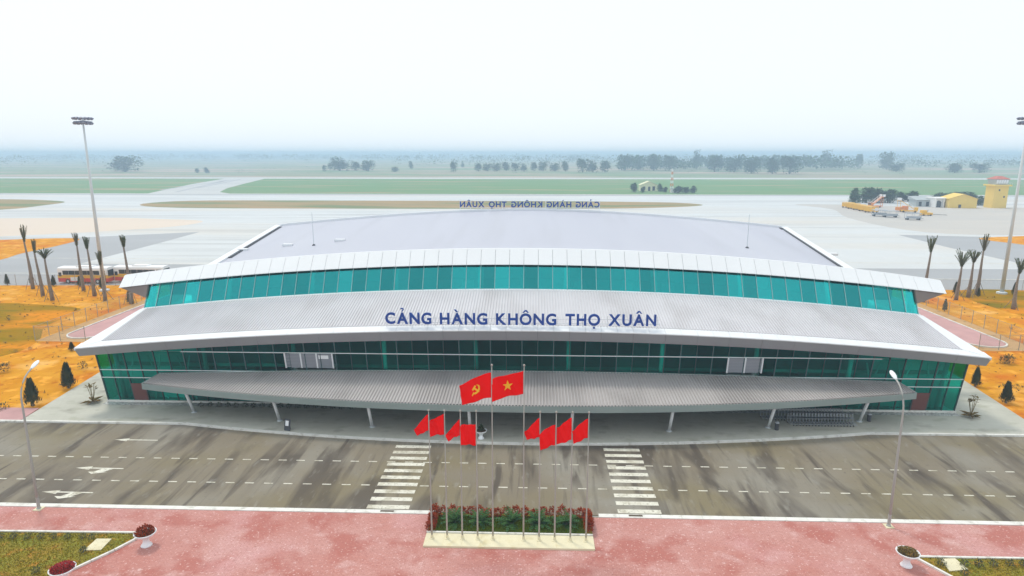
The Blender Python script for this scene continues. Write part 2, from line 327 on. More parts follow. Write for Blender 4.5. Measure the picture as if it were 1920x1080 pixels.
# ------------------------------------------------------------------ ground, airfield, roads
sheet('ground', [(-9000, -400), (9000, -400), (9000, 9000), (-9000, 9000)], -0.10, 'field')
sheet('airfield_grass', [(-1400, 425), (1400, 425), (1400, 690), (-1400, 690)], -0.08, 'airfield_grass')
sheet('runway', [(-1500, 692), (1500, 692), (1500, 736), (-1500, 736)], -0.075, 'runway')
for y in (695, 732):
    sheet('runway_edge_line', [(-1490, y), (1490, y), (1490, y + 2.5), (-1490, y + 2.5)], -0.068, 'road_paint')
sheet('taxiway', [(-1400, 388), (1400, 388), (1400, 432), (-1400, 432)], -0.07, 'concrete_apron')
sheet('taxiway_shoulder', [(-1400, 418), (1400, 418), (1400, 428), (-1400, 428)], -0.062, 'asphalt_grey')
sheet('taxiway_edge_line', [(-1390, 428.6), (1390, 428.6), (1390, 430.2), (-1390, 430.2)], -0.056, 'road_paint')
sheet('taxiway_link', pp((270, 364), (360, 345), (420, 335), (500, 334), (455, 345), (425, 353), (412, 360), (440, 364)), -0.055, 'runway')
for k, (ua, ub) in enumerate(((330, 425), (300, 440), (372, 452))):
    a = g(ua, 360 - 4 * k); b = g(ub, 338 - k)
    d = (b - a).normalized(); n_ = Vector((-d.y, d.x, 0)) * 1.4
    sheet('taxiway_stripe', [tuple((a + n_)[:2]), tuple((b + n_)[:2]), tuple((b - n_)[:2]), tuple((a - n_)[:2])], -0.048, 'asphalt_grey')
sheet('apron', [(-420, 120), (420, 120), (420, 392), (-420, 392)], -0.06, 'concrete_apron')
def smooth_poly(pts, n=4):
    out = []; m = len(pts)
    for i in range(m):
        p0, p1, p2, p3 = (Vector((*pts[(i + k) % m], 0)) for k in (-1, 0, 1, 2))
        for j in range(n):
            t = j / n
            q = 0.5 * ((2 * p1) + (p2 - p0) * t + (2 * p0 - 5 * p1 + 4 * p2 - p3) * t * t + (3 * p1 - p0 - 3 * p2 + p3) * t ** 3)
            out.append((q.x, q.y))
    return out
sheet('grass_island', smooth_poly(pp((262, 383.5), (330, 377), (460, 375.5), (700, 376), (960, 376.5), (1200, 378.5), (1290, 381), (1316, 385), (1240, 389), (1100, 391), (700, 391), (340, 389.5))), -0.05, 'dry_island')
sheet('grass_island', smooth_poly(pp((-180, 374), (0, 373.5), (80, 375), (122, 378.5), (80, 385), (0, 393), (-180, 396))), -0.05, 'dry_island')
sheet('dusty_apron_patch', smooth_poly(pp((-300, 410), (0, 409), (200, 408), (290, 410), (380, 414), (330, 424), (200, 433), (0, 443), (-300, 452))), -0.052, 'pavement')
MATS['dusty'] = mat('dusty', (0.66, 0.56, 0.46), 0.9, var=0.06, scale=0.05, stretch=(0.2, 1, 1))
bpy.data.objects['dusty_apron_patch'].data.materials[0] = MATS['dusty']
sheet('taxi_asphalt', pp((-300, 540), (-300, 500), (0, 476), (130, 446), (375, 434.5), (300, 455), (140, 496.5), (400, 496.5), (420, 520), (200, 531), (0, 536)), -0.05, 'asphalt_grey')
sheet('service_road', [(-160, 122), (160, 122), (160, 152), (-160, 152)], -0.055, 'asphalt_grey')
sheet('soil_island', smooth_poly(pp((-300, 456), (-100, 452), (0, 449.5), (100, 446.5), (150, 448), (110, 460), (40, 475), (0, 487), (-120, 512), (-300, 530))), -0.04, 'orange_soil')
sheet('taxi_asphalt', pp((1684, 440), (1845, 444), (1960, 452), (2200, 470), (2200, 560), (1920, 495), (1780, 464)), -0.05, 'asphalt_grey')
sheet('soil_island', smooth_poly(pp((1835, 447), (1900, 443), (2050, 440), (2150, 455), (2000, 466), (1900, 456))), -0.04, 'orange_soil')
sheet('worn_apron_patch', smooth_poly(pp((1490, 383), (1600, 384), (1800, 389), (2000, 392), (2000, 432), (1850, 440), (1700, 431), (1590, 408), (1560, 392))), -0.052, 'asphalt_grey')
MATS['worn'] = mat('worn', (0.44, 0.43, 0.41), 0.9, col2=(0.55, 0.51, 0.45), scale=0.05, stretch=(0.2, 1, 1))
bpy.data.objects['worn_apron_patch'].data.materials[0] = MATS['worn']
for y, x0, x1 in ((160, -240, 240), (139, -150, -76), (139, 78, 150)):
    sheet('apron_line', [(x0, y), (x1, y), (x1, y + 0.35), (x0, y + 0.35)], -0.042, 'road_paint')
# land beside the terminal
sheet('soil', [(-200, 40), (-30, 40), (-30, 120), (-70, 127), (-200, 122)], -0.045, 'orange_soil')
sheet('soil', [(200, 40), (30, 40), (30, 120), (70, 128), (200, 124)], -0.045, 'orange_soil')
sheet('terminal_forecourt', [(-30, 60), (30, 60), (30, 121), (-30, 121)], -0.044, 'pavement')
sheet('rough_grass', smooth_poly(pp((-200, 575), (0, 568), (90, 572), (150, 578), (130, 592), (85, 612), (70, 640), (0, 668), (-200, 690))), -0.035, 'rough_lawn')
sheet('rough_grass', smooth_poly(pp((1790, 548), (1850, 542), (2000, 552), (2100, 600), (1960, 600), (1850, 572))), -0.035, 'rough_lawn')
MATS['tan'] = mat('tan', (0.48, 0.27, 0.10), 0.95, col2=(0.54, 0.35, 0.17), scale=0.35)
layer(MATS['tan'], (0.24, 0.16, 0.06), 1.2, 0.58, 0.68, seed=8, amt=.7)
for s in (-1, 1):
    o = sheet('dusty_verge', [(s * 57, 86.4), (s * 69.5, 86.8), (s * 69.7, 103.6), (s * 69.6, 121), (s * 52, 121), (s * 52, 88)][::s], -0.030, 'tan')
    o = sheet('pink_path', [(s * 61.5, 124), (s * 61.5, 91)] + [(s * (64.3 - 2.8 * math.cos(a)), 91 - 2.8 * math.sin(a)) for a in [math.pi * k / 10 for k in range(1, 10)]] + [(s * 67.1, 91), (s * 67.1, 124)], 0.05, 'pink_path', 0.12)
    mb = MB()
    pts = [(s * 61.4, 124)] + [(s * (64.3 - 2.9 * math.cos(a)), 91 - 2.9 * math.sin(a)) for a in [math.pi * k / 12 for k in range(13)]] + [(s * 67.2, 124)]
    for a, b in zip(pts, pts[1:]): mb.bar((*a, 0.05), (*b, 0.05), 0.22, 0.2)
    struct(mb.obj('path_kerb', 'kerb_white'))
# kerb line of the drop-off side
def kerb_y(x): return 55.35 + 3.4 * min(1.0, abs(x) / 33) ** 2
NK = [x * 1.5 for x in range(-80, 81)]
sheet('road', [(-140, 43.75), (140, 43.75), (140, 59.4), (-140, 59.4)], 0.0, 'road')
side = [(x, kerb_y(x) + 0.28) for x in [k * 1.5 for k in range(-33, 34)]]
walk = sheet('pavement', [(-49.5, 59.03)] + side + [(49.5, 59.03), (51.5, 76), (51.5, 121), (-51.5, 121), (-51.5, 76)], 0.15, 'pavement', 0.25)
for s in (-1, 1):
    sheet('footpath', [(s * 49.6, 59.03), (s * 140, 59.03), (s * 140, 62.2), (s * 50.1, 62.2)][::s], 0.13, 'pink_path' if s < 0 else 'pavement', 0.2)
struct(walk)
kb = struct(MB().box(-140, 59.05, -0.02, -49.9, 59.06, 0.02).obj('kerb', 'kerb_white'))
km = MB().box(-0.74, -0.13, -0.1, 0.74, 0.13, 0.17).mesh('kerb_stone', 'kerb_white')
for i in range(-66, 66):
    xa, xb = i * 1.5, (i + 1) * 1.5; ya, yb = kerb_y(xa), kerb_y(xb)
    link('kerb_stone', km, kb, ((xa + xb) / 2, (ya + yb) / 2 + 0.15, 0), (0, 0, math.atan2(yb - ya, xb - xa)))
kmw = MB().box(-0.742, -0.28, -0.1, 0.742, 0.17, 0.17).mesh('kerb_stone', 'kerb_white')
kb2 = struct(MB().box(-140, 43.55, -0.03, 140, 43.60, 0.02).obj('kerb', 'kerb_white'))
for i in range(-50, 50):
    if -6.2 < (i + 0.5) * 1.5 < 5.6: continue
    link('kerb_stone', kmw, kb2, ((i + 0.5) * 1.5, 43.57, 0))
km2 = MB().box(-0.74, -0.13, -0.1, 0.74, 0.13, 0.10).mesh('kerb_stone', 'road')
for i in range(8): link('kerb_stone', km2, kb2, (-5.65 + i * 1.5, 43.72, 0))
# road markings: pieces of the road
road = bpy.data.objects['road']
dm = MB().box(-0.36, -0.065, 0.0, 0.36, 0.065, 0.004).mesh('lane_dash', 'road_paint')
for y in (51.7, 47.65):
    for i in range(-31, 29):
        link('lane_dash', dm, road, (i * 1.575 + (0.4 if y < 50 else 0), y, 0.004))
zm = MB().box(-1.6, -0.27, 0.0, 1.6, 0.27, 0.004).mesh('crossing_stripe', 'road_paint')
for x in (-9.65, 9.1):
    for i in range(10): link('crossing_stripe', zm, road, (x, 44.4 + i * 1.145, 0.009))
def arrow(turn):
    p = [(-2.2, 0), (-0.9, 0.30), (-0.9, 0.09), (1.9, 0.07), (1.9, -0.07), (-0.9, -0.09), (-0.9, -0.30)]
    mb = MB(); mb.prism(p, 0, 0.004)
    if turn: mb.prism([(0.15, -0.10), (1.1, -0.10), (0.55, -0.62), (0.95, -0.62), (-0.2, -1.0), (-0.75, -0.62), (-0.25, -0.62)], 0, 0.004)
    return mb.mesh('lane_arrow', 'road_paint')
for (u, v, t) in ((258, 825, 0), (190, 878, 1), (130, 923, 1)):
    p = g(u, v); link('lane_arrow', arrow(t), road, (p.x, p.y, 0.006))
MATS['drain'] = mat('drain', (0.10, 0.075, 0.05), 0.8)
for u, v in ((726, 962), (1192, 972)):
    p = g(u, v); o = MB().box(-0.5, -0.1, 0, 0.5, 0.1, 0.05).obj('drain_inlet', 'drain', kb2, (p.x, 43.55, 0.135))
# brick plaza
plaza = sheet('plaza', [(-140, 4), (140, 4), (140, 43.28), (-140, 43.28)], 0.12, 'paver', 0.22)

# ------------------------------------------------------------------ the terminal
T = thing('terminal_building', 'wide arched white and teal glass airport terminal with two ribbed metal roofs', 'terminal', (0, 64.3, 0))
TL = (0, -64.3, 0)
def tp(mb, name, m, smooth=False): return mb.obj(name, m, T, TL, smooth)
HX = 45.4
def eave(x): return 8.98 - 2.3 * (x / HX) ** 2
def back(x): return 11.05 - 2.55 * (x / 43.8) ** 2
def fb(x): return 13.75 - 3.0 * (x / 47) ** 2       # upper fascia foot
def ft(x): return 15.38 - 3.4 * (x / 47) ** 2       # upper fascia head
def lin(a, b, n): return [a + (b - a) * i / n for i in range(n + 1)]
def ribbed(x0, x1, pitch, rows, lift):
    """corrugated sheet: rows is a list of functions x -> (y, z); trapezoid ribs run up the slope"""
    mb = MB(); xs = []; n = int(round((x1 - x0) / pitch)); p = (x1 - x0) / n
    for i in range(n):
        a = x0 + i * p
        xs += [(a, 0), (a + 0.50 * p, 0), (a + 0.54 * p, lift), (a + 0.96 * p, lift)]
    xs.append((x1, 0)); m = len(xs)
    for r in rows:
        for x, l in xs:
            y, z = r(x); mb.v.append((x, y, z + l))
    for k in range(len(rows) - 1):
        for i in range(m - 1): mb.f.append((k * m + i, k * m + i + 1, (k + 1) * m + i + 1, (k + 1) * m + i))
    return mb
# lower roof
IX = 43.3
def lowrow(t): return lambda x: (63.2 + 8.3 * t, (eave(x) + 0.17) * (1 - t) + back(x) * t)
tp(ribbed(-IX, IX, 0.30, [lowrow(0), lowrow(0.5), lowrow(1)], 0.10), 'lower_roof', 'roof_rib')
def strip(fa, fb_, x0, x1, n, th=0.0, dn=(0, 0, -1)):
    """band between two edge curves, given thickness"""
    mb = MB(); A = [fa(x) for x in lin(x0, x1, n)]; B = [fb_(x) for x in lin(x0, x1, n)]
    d = Vector(dn) * th
    vs = A + B + [tuple(Vector(p) + d) for p in A] + [tuple(Vector(p) + d) for p in B]; m = n + 1
    fs = []
    for i in range(n):
        fs += [(i, i + 1, m + i + 1, m + i), (2 * m + i, 3 * m + i, 3 * m + i + 1, 2 * m + i + 1), (i, 2 * m + i, 2 * m + i + 1, i + 1), (m + i, m + i + 1, 3 * m + i + 1, 3 * m + i)]
    fs += [(0, m, 3 * m, 2 * m), (n, 2 * m + n, 3 * m + n, m + n)]
    return mb.add(vs, fs)
# eave trim in lengths, grey fascia below in panels
for i in range(58):
    x0 = -HX + i * 2 * HX / 58; x1 = x0 + 2 * HX / 58
    a, b = x0 + (0 if i == 0 else 0.012), x1 - (0 if i == 57 else 0.012)
    tp(strip(lambda x: (x, 62.0, eave(x)), lambda x: (x, 63.22, eave(x) + 0.23), a, b, 1, 0.10), 'eave_trim', 'white_trim')
def fbot(x): return 7.8 - 2.15 * (x / HX) ** 2
for i in range(29):
    x0 = -HX + i * 2 * HX / 29; x1 = x0 + 2 * HX / 29
    a, b = x0 + (0 if i == 0 else 0.012), x1 - (0 if i == 28 else 0.012)
    tp(strip(lambda x: (x, 62.03, eave(x) - 0.103), lambda x: (x, 62.62, fbot(x)), a, b, 3, 0.08, (0, 1, 0.3)), 'fascia_panel', 'grey_panel')
tp(strip(lambda x: (x, 62.16, eave(x) - 0.13), lambda x: (x, 62.74, fbot(x) + 0.04), -HX + .1, HX - .1, 40, 0.03, (0, 1, 0.3)), 'fascia_backing', 'joint')
tp(strip(lambda x: (x, 62.66, fbot(x) + 0.0), lambda x: (x, 64.4, fbot(x) + 0.10), -44.0, 44.0, 40, 0.05, (0, 0, 1)), 'eave_soffit', 'grey_panel')
for s in (-1, 1):       # verge trims at both ends
    mb = MB(); o1 = [(s * HX, 62.0, eave(HX)), (s * IX, 63.2, eave(IX) + 0.24), (s * IX, 71.5, back(IX) + 0.05), (s * 44.0, 71.5, back(44) + 0.04)]
    top = [Vector(p) + Vector((0, 0, 0.02)) for p in o1]; bot = [Vector(p) - Vector((0, 0, 0.25)) for p in o1]
    if s > 0: top, bot = top[::1], bot[::1]
    mb.hexa(bot + top); tp(mb, 'verge_trim', 'white_trim')
    mb = MB(); mb.hexa([(s * 44.05, 63.0, fbot(44)), (s * 44.5, 63.0, fbot(44)), (s * 44.3, 71.5, back(44) - .9), (s * 44.05, 71.5, back(44) - .9),
                        (s * 44.05, 62.3, eave(45) - .14), (s * (HX - .03), 62.1, eave(HX) - .14), (s * 43.98, 71.5, back(44) - .22), (s * 43.6, 71.5, back(44) - .22)])
    tp(mb, 'verge_soffit', 'grey_panel')
# front glass wall, leaning outwards
def wy(z): return 64.3 - 0.195 * z
PW = 9.5 / 6
xs = [i * PW for i in range(-28, 29)]; xs[0] = -44.05; xs[-1] = 44.05
def wtop(x): return fbot(x) + 0.03
def wquad(a, b, z0, z1a, z1b, th=0.02):
    return [(a, wy(z0), z0), (b, wy(z0), z0), (b, wy(z0) + th, z0), (a, wy(z0) + th, z0), (a, wy(z1a), z1a), (b, wy(z1b), z1b), (b, wy(z1b) + th, z1b), (a, wy(z1a) + th, z1a)]
doors = lambda xm: (-24.3 < xm < -19.3) or (20.5 < xm < 24.0)
rows_ = [0.35, 3.05, 3.95, 6.12]
for i in range(len(xs) - 1):
    a, b = xs[i] + 0.025, xs[i + 1] - 0.025; xm = (a + b) / 2
    for r in range(4):
        z0 = rows_[r] + 0.03; z1a, z1b = (rows_[r + 1] - 0.03,) * 2 if r < 3 else (wtop(a), wtop(b))
        if r == 3 and min(z1a, z1b) - z0 < 0.12: continue
        if r == 2 and doors(xm): continue
        if r == 2 and wtop(xm) < 6.12: z1a, z1b = min(wtop(a), z1a), min(wtop(b), z1b)
        tp(MB().hexa(wquad(a, b, z0, z1a, z1b)), 'glass_pane', 'glass_lower')
for i, x in enumerate(xs):
    zt = wtop(x); heavy = i % 6 in (1, 4, 0, 2) and i % 2 == 0; wd = 0.05 if heavy else 0.035
    mb = MB().hexa([(x - wd, wy(.3) - .05, .3), (x + wd, wy(.3) - .05, .3), (x + wd, wy(.3) + .12, .3), (x - wd, wy(.3) + .12, .3),
                    (x - wd, wy(zt) - .05, zt), (x + wd, wy(zt) - .05, zt), (x + wd, wy(zt) + .12, zt), (x - wd, wy(zt) + .12, zt)])
    tp(mb, 'mullion', 'mullion' if heavy and 4 < i < 52 else 'mullion_dark')
for z, a, b, w_ in ((6.12, -35.0, 35.6, .04), (3.95, -44, 44, .04), (3.05, -44, 44, .04)):
    tp(MB().box(a, wy(z) - 0.09, z - w_, b, wy(z) + 0.10, z + w_), 'transom', 'transom')
tp(MB().box(-44.2, 64.15, 0.10, 44.2, 64.5, 0.34), 'plinth', 'kerb_white')
for x0, x1, n in ((-24.25, -19.35, 3), (20.6, 24.0, 2)):
    wd = (x1 - x0) / n
    for k in range(n):
        a, b = x0 + k * wd + .06, x0 + (k + 1) * wd - .06
        last = n == 3 and k == 2
        pnl = tp(MB().hexa(wquad(a, b, 4.4, 6.02, 6.02, 0.05)), 'louvre_panel', 'louvre')
        if last: MB().hexa([Vector(p) + Vector((0, -0.03, 0)) for p in wquad(a + .15, b - .35, 5.45, 5.85, 5.85, 0.02)]).obj('notice', 'paper_white', pnl)
        else:
            for j in range(9):
                z = 4.5 + j * 0.165; MB().hexa([Vector(p) + Vector((0, -0.05, 0)) for p in wquad(a + .04, b - .04, z, z + .1, z + .1, 0.03)]).obj('slat', 'slat_grey', pnl)
    for k in range(n + 1):
        x = x0 + k * wd; tp(MB().hexa(wquad(x - .07, x + .07, 4.4, 6.05, 6.05, -0.10)), 'panel_post', 'white_trim')
for s in (-1, 1):
    x = s * 40.4
    tp(MB().hexa([Vector(p) + Vector((0, -0.04, 0)) for p in wquad(x - .75, x + .75, 0.36, 2.35, 2.35, 0.05)]), 'service_door', 'door_brown')
# inside: floors, columns, back wall
tp(MB().box(-43.9, 64.9, 0.16, 43.9, 113, 0.20), 'ground_floor', 'interior_floor')
tp(MB().box(-43.8, 65.6, 3.75, 43.8, 90, 4.1), 'upper_floor', 'interior_floor')
tp(MB().box(-43.7, 90, 0.2, 43.7, 90.2, 10.2), 'interior_wall', 'interior_wall')
for i in range(-5, 5):
    x = (i + 0.5) * 9.5
    if abs(x) > 43.4: x = math.copysign(42.8, x)
    zt = min(wtop(x) - .1, 7.6)
    tp(MB().tube([(x, 65.1, 0.2), (x, 64.2, zt)], 0.22, 12), 'column', 'interior_column', True)
for s in (-1, 1):
    for k, (xx, zz) in enumerate(((42.2, 5.6), (39.3, 5.6), (36.2, 5.6))):     # steel bracing seen behind the end glass
        mb = MB().bar((s * xx, 64.9, .3), (s * (xx - 1.4), 64.3, zz - .3), 0.12); mb.bar((s * (xx - 1.4), 64.9, .3), (s * xx, 64.3, zz - .3), 0.12)
        tp(mb, 'brace', 'interior_column')
    tp(MB().box(s * 39.8 - 3.7, 65.5, 0.2, s * 39.8 + 3.7, 65.6, 3.74), 'brightening_board', 'interior_column')  # white boards added close behind the end glass to brighten it
    tp(MB().box(s * 39.8 - 3.7, 65.7, 4.12, s * 39.8 + 3.7, 65.8, 5.7), 'brightening_board', 'interior_column')
    tp(MB().box(s * 33 - 2.5, 70, 0.2, s * 33 + 2.5, 71, 2.2), 'counter', 'interior_wall')
    tp(MB().hexa([(s * 44.07, 64.3, .2), (s * 44.12, 64.3, .2), (s * 44.12, 113, .2), (s * 44.07, 113, .2), (s * 44.07, 63.3, 5.6), (s * 44.12, 63.3, 5.6), (s * 44.12, 113, 7.9), (s * 44.07, 113, 7.9)]), 'side_glass', 'glass_lower')
# drop-off canopy
CX = 37.8
def cy(x): return 55.9 + 4.5 * (abs(x) / 37.2) ** 2.1
def cbz(x): return 4.22 - 0.75 * (abs(x) / 38) ** 2
def crow(t): return lambda x: (63.45 * (1 - t) + (cy(x) + .05) * t, cbz(x) * (1 - t) + 3.52 * t)
tp(ribbed(-CX, CX, 0.30, [crow(0), crow(.33), crow(.66), crow(1)], 0.11), 'canopy_roof', 'canopy_rib')
tp(strip(lambda x: (x, cy(x), 3.52), lambda x: (x, cy(x), 2.93), -CX - .1, CX + .1, 48, 0.16, (0, 1, 0)), 'canopy_fascia', 'sage_panel')
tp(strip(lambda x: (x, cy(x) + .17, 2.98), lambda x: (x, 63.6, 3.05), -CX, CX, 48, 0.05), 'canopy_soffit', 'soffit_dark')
tp(strip(lambda x: (x, 63.4, cbz(x) + .14), lambda x: (x, 63.75, cbz(x) + .16), -CX, CX, 40, 0.2), 'wall_flashing', 'sage_panel')
for s in (-1, 1):
    mb = MB(); x = s * CX
    mb.hexa([(x - .08, cy(CX), 2.94), (x + .08, cy(CX), 2.94), (x + .08, 63.5, 2.98), (x - .08, 63.5, 2.98), (x - .08, cy(CX), 3.6), (x + .08, cy(CX), 3.6), (x + .08, 63.5, cbz(CX) + .1), (x - .08, 63.5, cbz(CX) + .1)])
    tp(mb, 'canopy_end', 'sage_panel')
for x in (-33.4, -23.85, -14.35, -4.8, 4.8, 14.1, 23.8, 33.3):
    yb = cy(x) + 2.0
    cl = tp(MB().tube([(x, yb + .12, 0.14), (x, yb - 1.25, 3.0)], [0.15, 0.15], 14), 'canopy_column', 'white_trim', True)
    MB().lathe([(0.28, 0), (0.28, 0.05), (0.2, 0.1)], 14, (x, yb + .12, 0.14)).obj('base_plate', 'galvanised', cl)
# clerestory glass, leaning back
UP = 9.75 / 6
ux = [i * UP for i in range(-27, 28)]; ux = [-43.6] + [x for x in ux if abs(x) < 43] + [43.6]
def ub(x): return back(x) + 0.10
def ut(x): return fb(x) - 0.05
for i in range(len(ux) - 1):
    a, b = ux[i] + 0.03, ux[i + 1] - 0.03
    tp(MB().hexa([(a, 71.6, ub(a)), (b, 71.6, ub(b)), (b, 71.62, ub(b)), (a, 71.62, ub(a)), (a, 73.05, ut(a)), (b, 73.05, ut(b)), (b, 73.07, ut(b)), (a, 73.07, ut(a))]), 'clerestory_pane', 'glass_upper')
for i, x in enumerate(ux):
    k = round(x / UP); wd = 0.035
    tp(MB().hexa([(x - wd, 71.53, ub(x)), (x + wd, 71.53, ub(x)), (x + wd, 71.75, ub(x)), (x - wd, 71.75, ub(x)), (x - wd, 72.98, ut(x)), (x + wd, 72.98, ut(x)), (x + wd, 73.2, ut(x)), (x - wd, 73.2, ut(x))]), 'clerestory_mullion', 'mullion_pale')
for i in range(-5, 5):
    x = (i + .5) * 9.75 * (0.985 if i in (-5, 4) else 1)
    tp(MB().tube([(x, 71.98, back(x) - .6), (x, 73.40, ut(x) + .05)], 0.34, 12), 'clerestory_column', 'interior_column', True)
tp(strip(lambda x: (x, 71.36, back(x) + .03), lambda x: (x, 71.72, back(x) + .16), -43.8, 43.8, 48, 0.22), 'sill_trim', 'white_trim')
tp(strip(lambda x: (x, 72.0, back(x) - .6), lambda x: (x, 88, back(x) - .6), -43.4, 43.4, 24, 0.1), 'gallery_floor', 'interior_floor')
tp(strip(lambda x: (x, 82, back(x) - .6), lambda x: (x, 82.1, fb(x) - .2), -38.5, 38.5, 24, 0.1, (0, 1, 0)), 'gallery_wall', 'interior_wall')
for x in (-9.2, -6.5, 6.5, 9.1, 12.0, 16.6, 19.5):
    tp(MB().box(x - .7, 74.5, back(x) - .5, x + .7, 75.3, back(x) + .55), 'bench', 'interior_wall')
# upper fascia panels (wings stand clear of the roof at both ends)
fx = [i * UP for i in range(-28, 29)]; fx = [-47.0] + [x for x in fx if abs(x) < 46.2] + [47.0]
for i in range(len(fx) - 1):
    a, b = fx[i] + (0.016 if i else 0), fx[i + 1] - (0.016 if i < len(fx) - 2 else 0)
    o = tp(strip(lambda x: (x, 72.62, fb(x)), lambda x: (x, 74.0, ft(x)), a, b, 1, 0.07, (0, 0.6, -.5)), 'upper_fascia_panel', 'white_panel')
tp(strip(lambda x: (x, 72.72, fb(x) - .03), lambda x: (x, 74.05, ft(x) - .08), -46.9, 46.9, 48, 0.04, (0, .6, -.5)), 'upper_fascia_backing', 'joint')
tp(strip(lambda x: (x, 72.66, fb(x) + .0), lambda x: (x, 73.3, fb(x) - .05), -43.6, 43.6, 48, 0.05, (0, 0, 1)), 'fascia_soffit', 'joint')
tp(strip(lambda x: (x, 74.0, ft(x) + .01), lambda x: (x, 74.35, ft(x) + .01), -46.95, 46.95, 48, 0.35), 'parapet_cap', 'white_panel')
for s in (-1, 1):     # raking soffit of each wing
    tp(MB().hexa([(s * 43.55, 72.0, 9.75), (s * 43.6, 72.0, 9.75), (s * 43.6, 74.3, 9.75), (s * 43.55, 74.3, 9.75),
                  (s * 43.55, 72.75, fb(43.6) - .02), (s * 46.9, 72.75, fb(46.9) - .02), (s * 46.9, 74.3, ft(46.9) - .3), (s * 43.55, 74.3, ft(43.6) - .3)]), 'wing_soffit', 'soffit')
# upper roof
RY0, RY1 = 74.3, 115.5
def rx(t): return 38.9 + (44.2 - 38.9) * t
def rz(sx, t): return 16.24 - 0.043 * 41.2 * (1 - t) - 2.95 * abs(sx) ** 1.6
mb = MB(); NX, NY = 60, 12
for j in range(NY + 1):
    t = j / NY
    for i in range(NX + 1):
        sx = -1 + 2 * i / NX; mb.v.append((sx * rx(t), RY0 + (RY1 - RY0) * t, rz(sx, t)))
for j in range(NY):
    for i in range(NX): mb.f.append((j * (NX + 1) + i, j * (NX + 1) + i + 1, (j + 1) * (NX + 1) + i + 1, (j + 1) * (NX + 1) + i))
ur = tp(mb, 'upper_roof', 'roof_lavender', True)
for s in (-1, 1):
    mb = MB(); a = (s * rx(0), RY0, rz(1, 0)); b = (s * rx(1), RY1, rz(1, 1))
    mb.hexa([(a[0], a[1], a[2] - .6), (a[0] + s * 1.0, a[1], a[2] - .6), (b[0] + s * 1.0, b[1], b[2] - .6), (b[0], b[1], b[2] - .6),
             (a[0], a[1], a[2] + .22), (a[0] + s * 1.0, a[1], a[2] + .22), (b[0] + s * 1.0, b[1], b[2] + .22), (b[0], b[1], b[2] + .22)])
    tp(mb, 'roof_verge', 'white_trim')
    mb = MB(); mb.hexa([(s * (rx(0) - .02) - .0, RY0, 4), (s * (rx(0) + .5), RY0, 4), (s * (rx(1) + .5), RY1, 4), (s * (rx(1) - .02), RY1, 4),
                        (s * (rx(0) - .02), RY0, rz(1, 0) - .6), (s * (rx(0) + .5), RY0, rz(1, 0) - .6), (s * (rx(1) + .5), RY1, rz(1, 1) - .6), (s * (rx(1) - .02), RY1, rz(1, 1) - .6)])
    tp(mb, 'gable_wall', 'grey_panel')
    n = 34
    for k in range(n if s < 0 else 3):       # gutter outlets along the verge
        t = 0.30 + 0.67 * k / n if s < 0 else 0.95 + 0.015 * k; x = s * (rx(t) - .28); y = RY0 + (RY1 - RY0) * t
        tp(MB().box(x - .22, y - .18, rz(.99, t) + .02, x + .22, y + .18, rz(.99, t) + .12), 'gutter_grate', 'dark_metal')
    tp(MB().box(s * 38 - (4 if s < 0 else -.5), 74.4, 9.6, s * 38 + (4 if s > 0 else -.5), 79, 10.9), 'wing_block', 'grey_panel')
mb = MB().hexa([(42.0, 80, rz(1, .12) - .3), (42.1, 80, rz(1, .12) - .3), (44, 113, 12.6), (43.9, 113, 12.6), (42.0, 80, rz(1, .12)), (42.1, 80, rz(1, .12)), (44, 113, 12.8), (43.9, 113, 12.8)])
mb = MB(); a = Vector((rx(.1) - .12, RY0 + 41.2 * .1, rz(1, .1) + .14)); b = Vector((rx(.93) - .12, RY0 + 41.2 * .93, rz(1, .93) + .14)); mb.bar(a, b, 0.25, 0.12)
tp(mb, 'gutter', 'dark_metal')
tp(strip(lambda x: (x, RY1 - .1, rz(x / 44.2, 1) - .1), lambda x: (x, RY1 + .35, rz(x / 44.2, 1) - .1), -45.2, 45.2, 60, -.45, (0, 0, -1)), 'ridge_trim', 'white_trim')
tp(strip(lambda x: (x, RY1 + .1, rz(x / 44.2, 1) - .1), lambda x: (x, RY1 - 2, 0.15), -44.2, 44.2, 30, .1, (0, 1, 0)), 'airside_wall', 'glass_lower')
for (u, v) in ((458, 483), (638, 458), (541, 470), (1560, 468)):
    p = atY(u, v, 92); sx = p.x / 41.2; z = rz(sx, .43)
    tp(MB().box(p.x - .7, 91.5, z - .05, p.x + .7, 92.3, z + .28), 'roof_vent', 'white_trim')

# things on the roof: lightning rods and two signs
for u, side_ in ((588.5, 'left'), (1401, 'right')):
    p = atY(u, 461, 90); t = (90 - RY0) / 41.2; z = rz(p.x / rx(t), t)
    e = thing('lightning_rod', 'thin grey lightning rod on the %s of the lavender roof' % side_, 'lightning rod', (p.x, 90, z), 0, 'lightning rods on the terminal roof')
    MB().tube([(0, 0, 0), (0, 0, 4.6)], [0.06, 0.035], 8).obj('rod', 'galvanised', e)
    MB().lathe([(0.25, -.08), (0.25, 0.05), (0.1, 0.2)], 10).obj('foot', 'dark_metal', e)

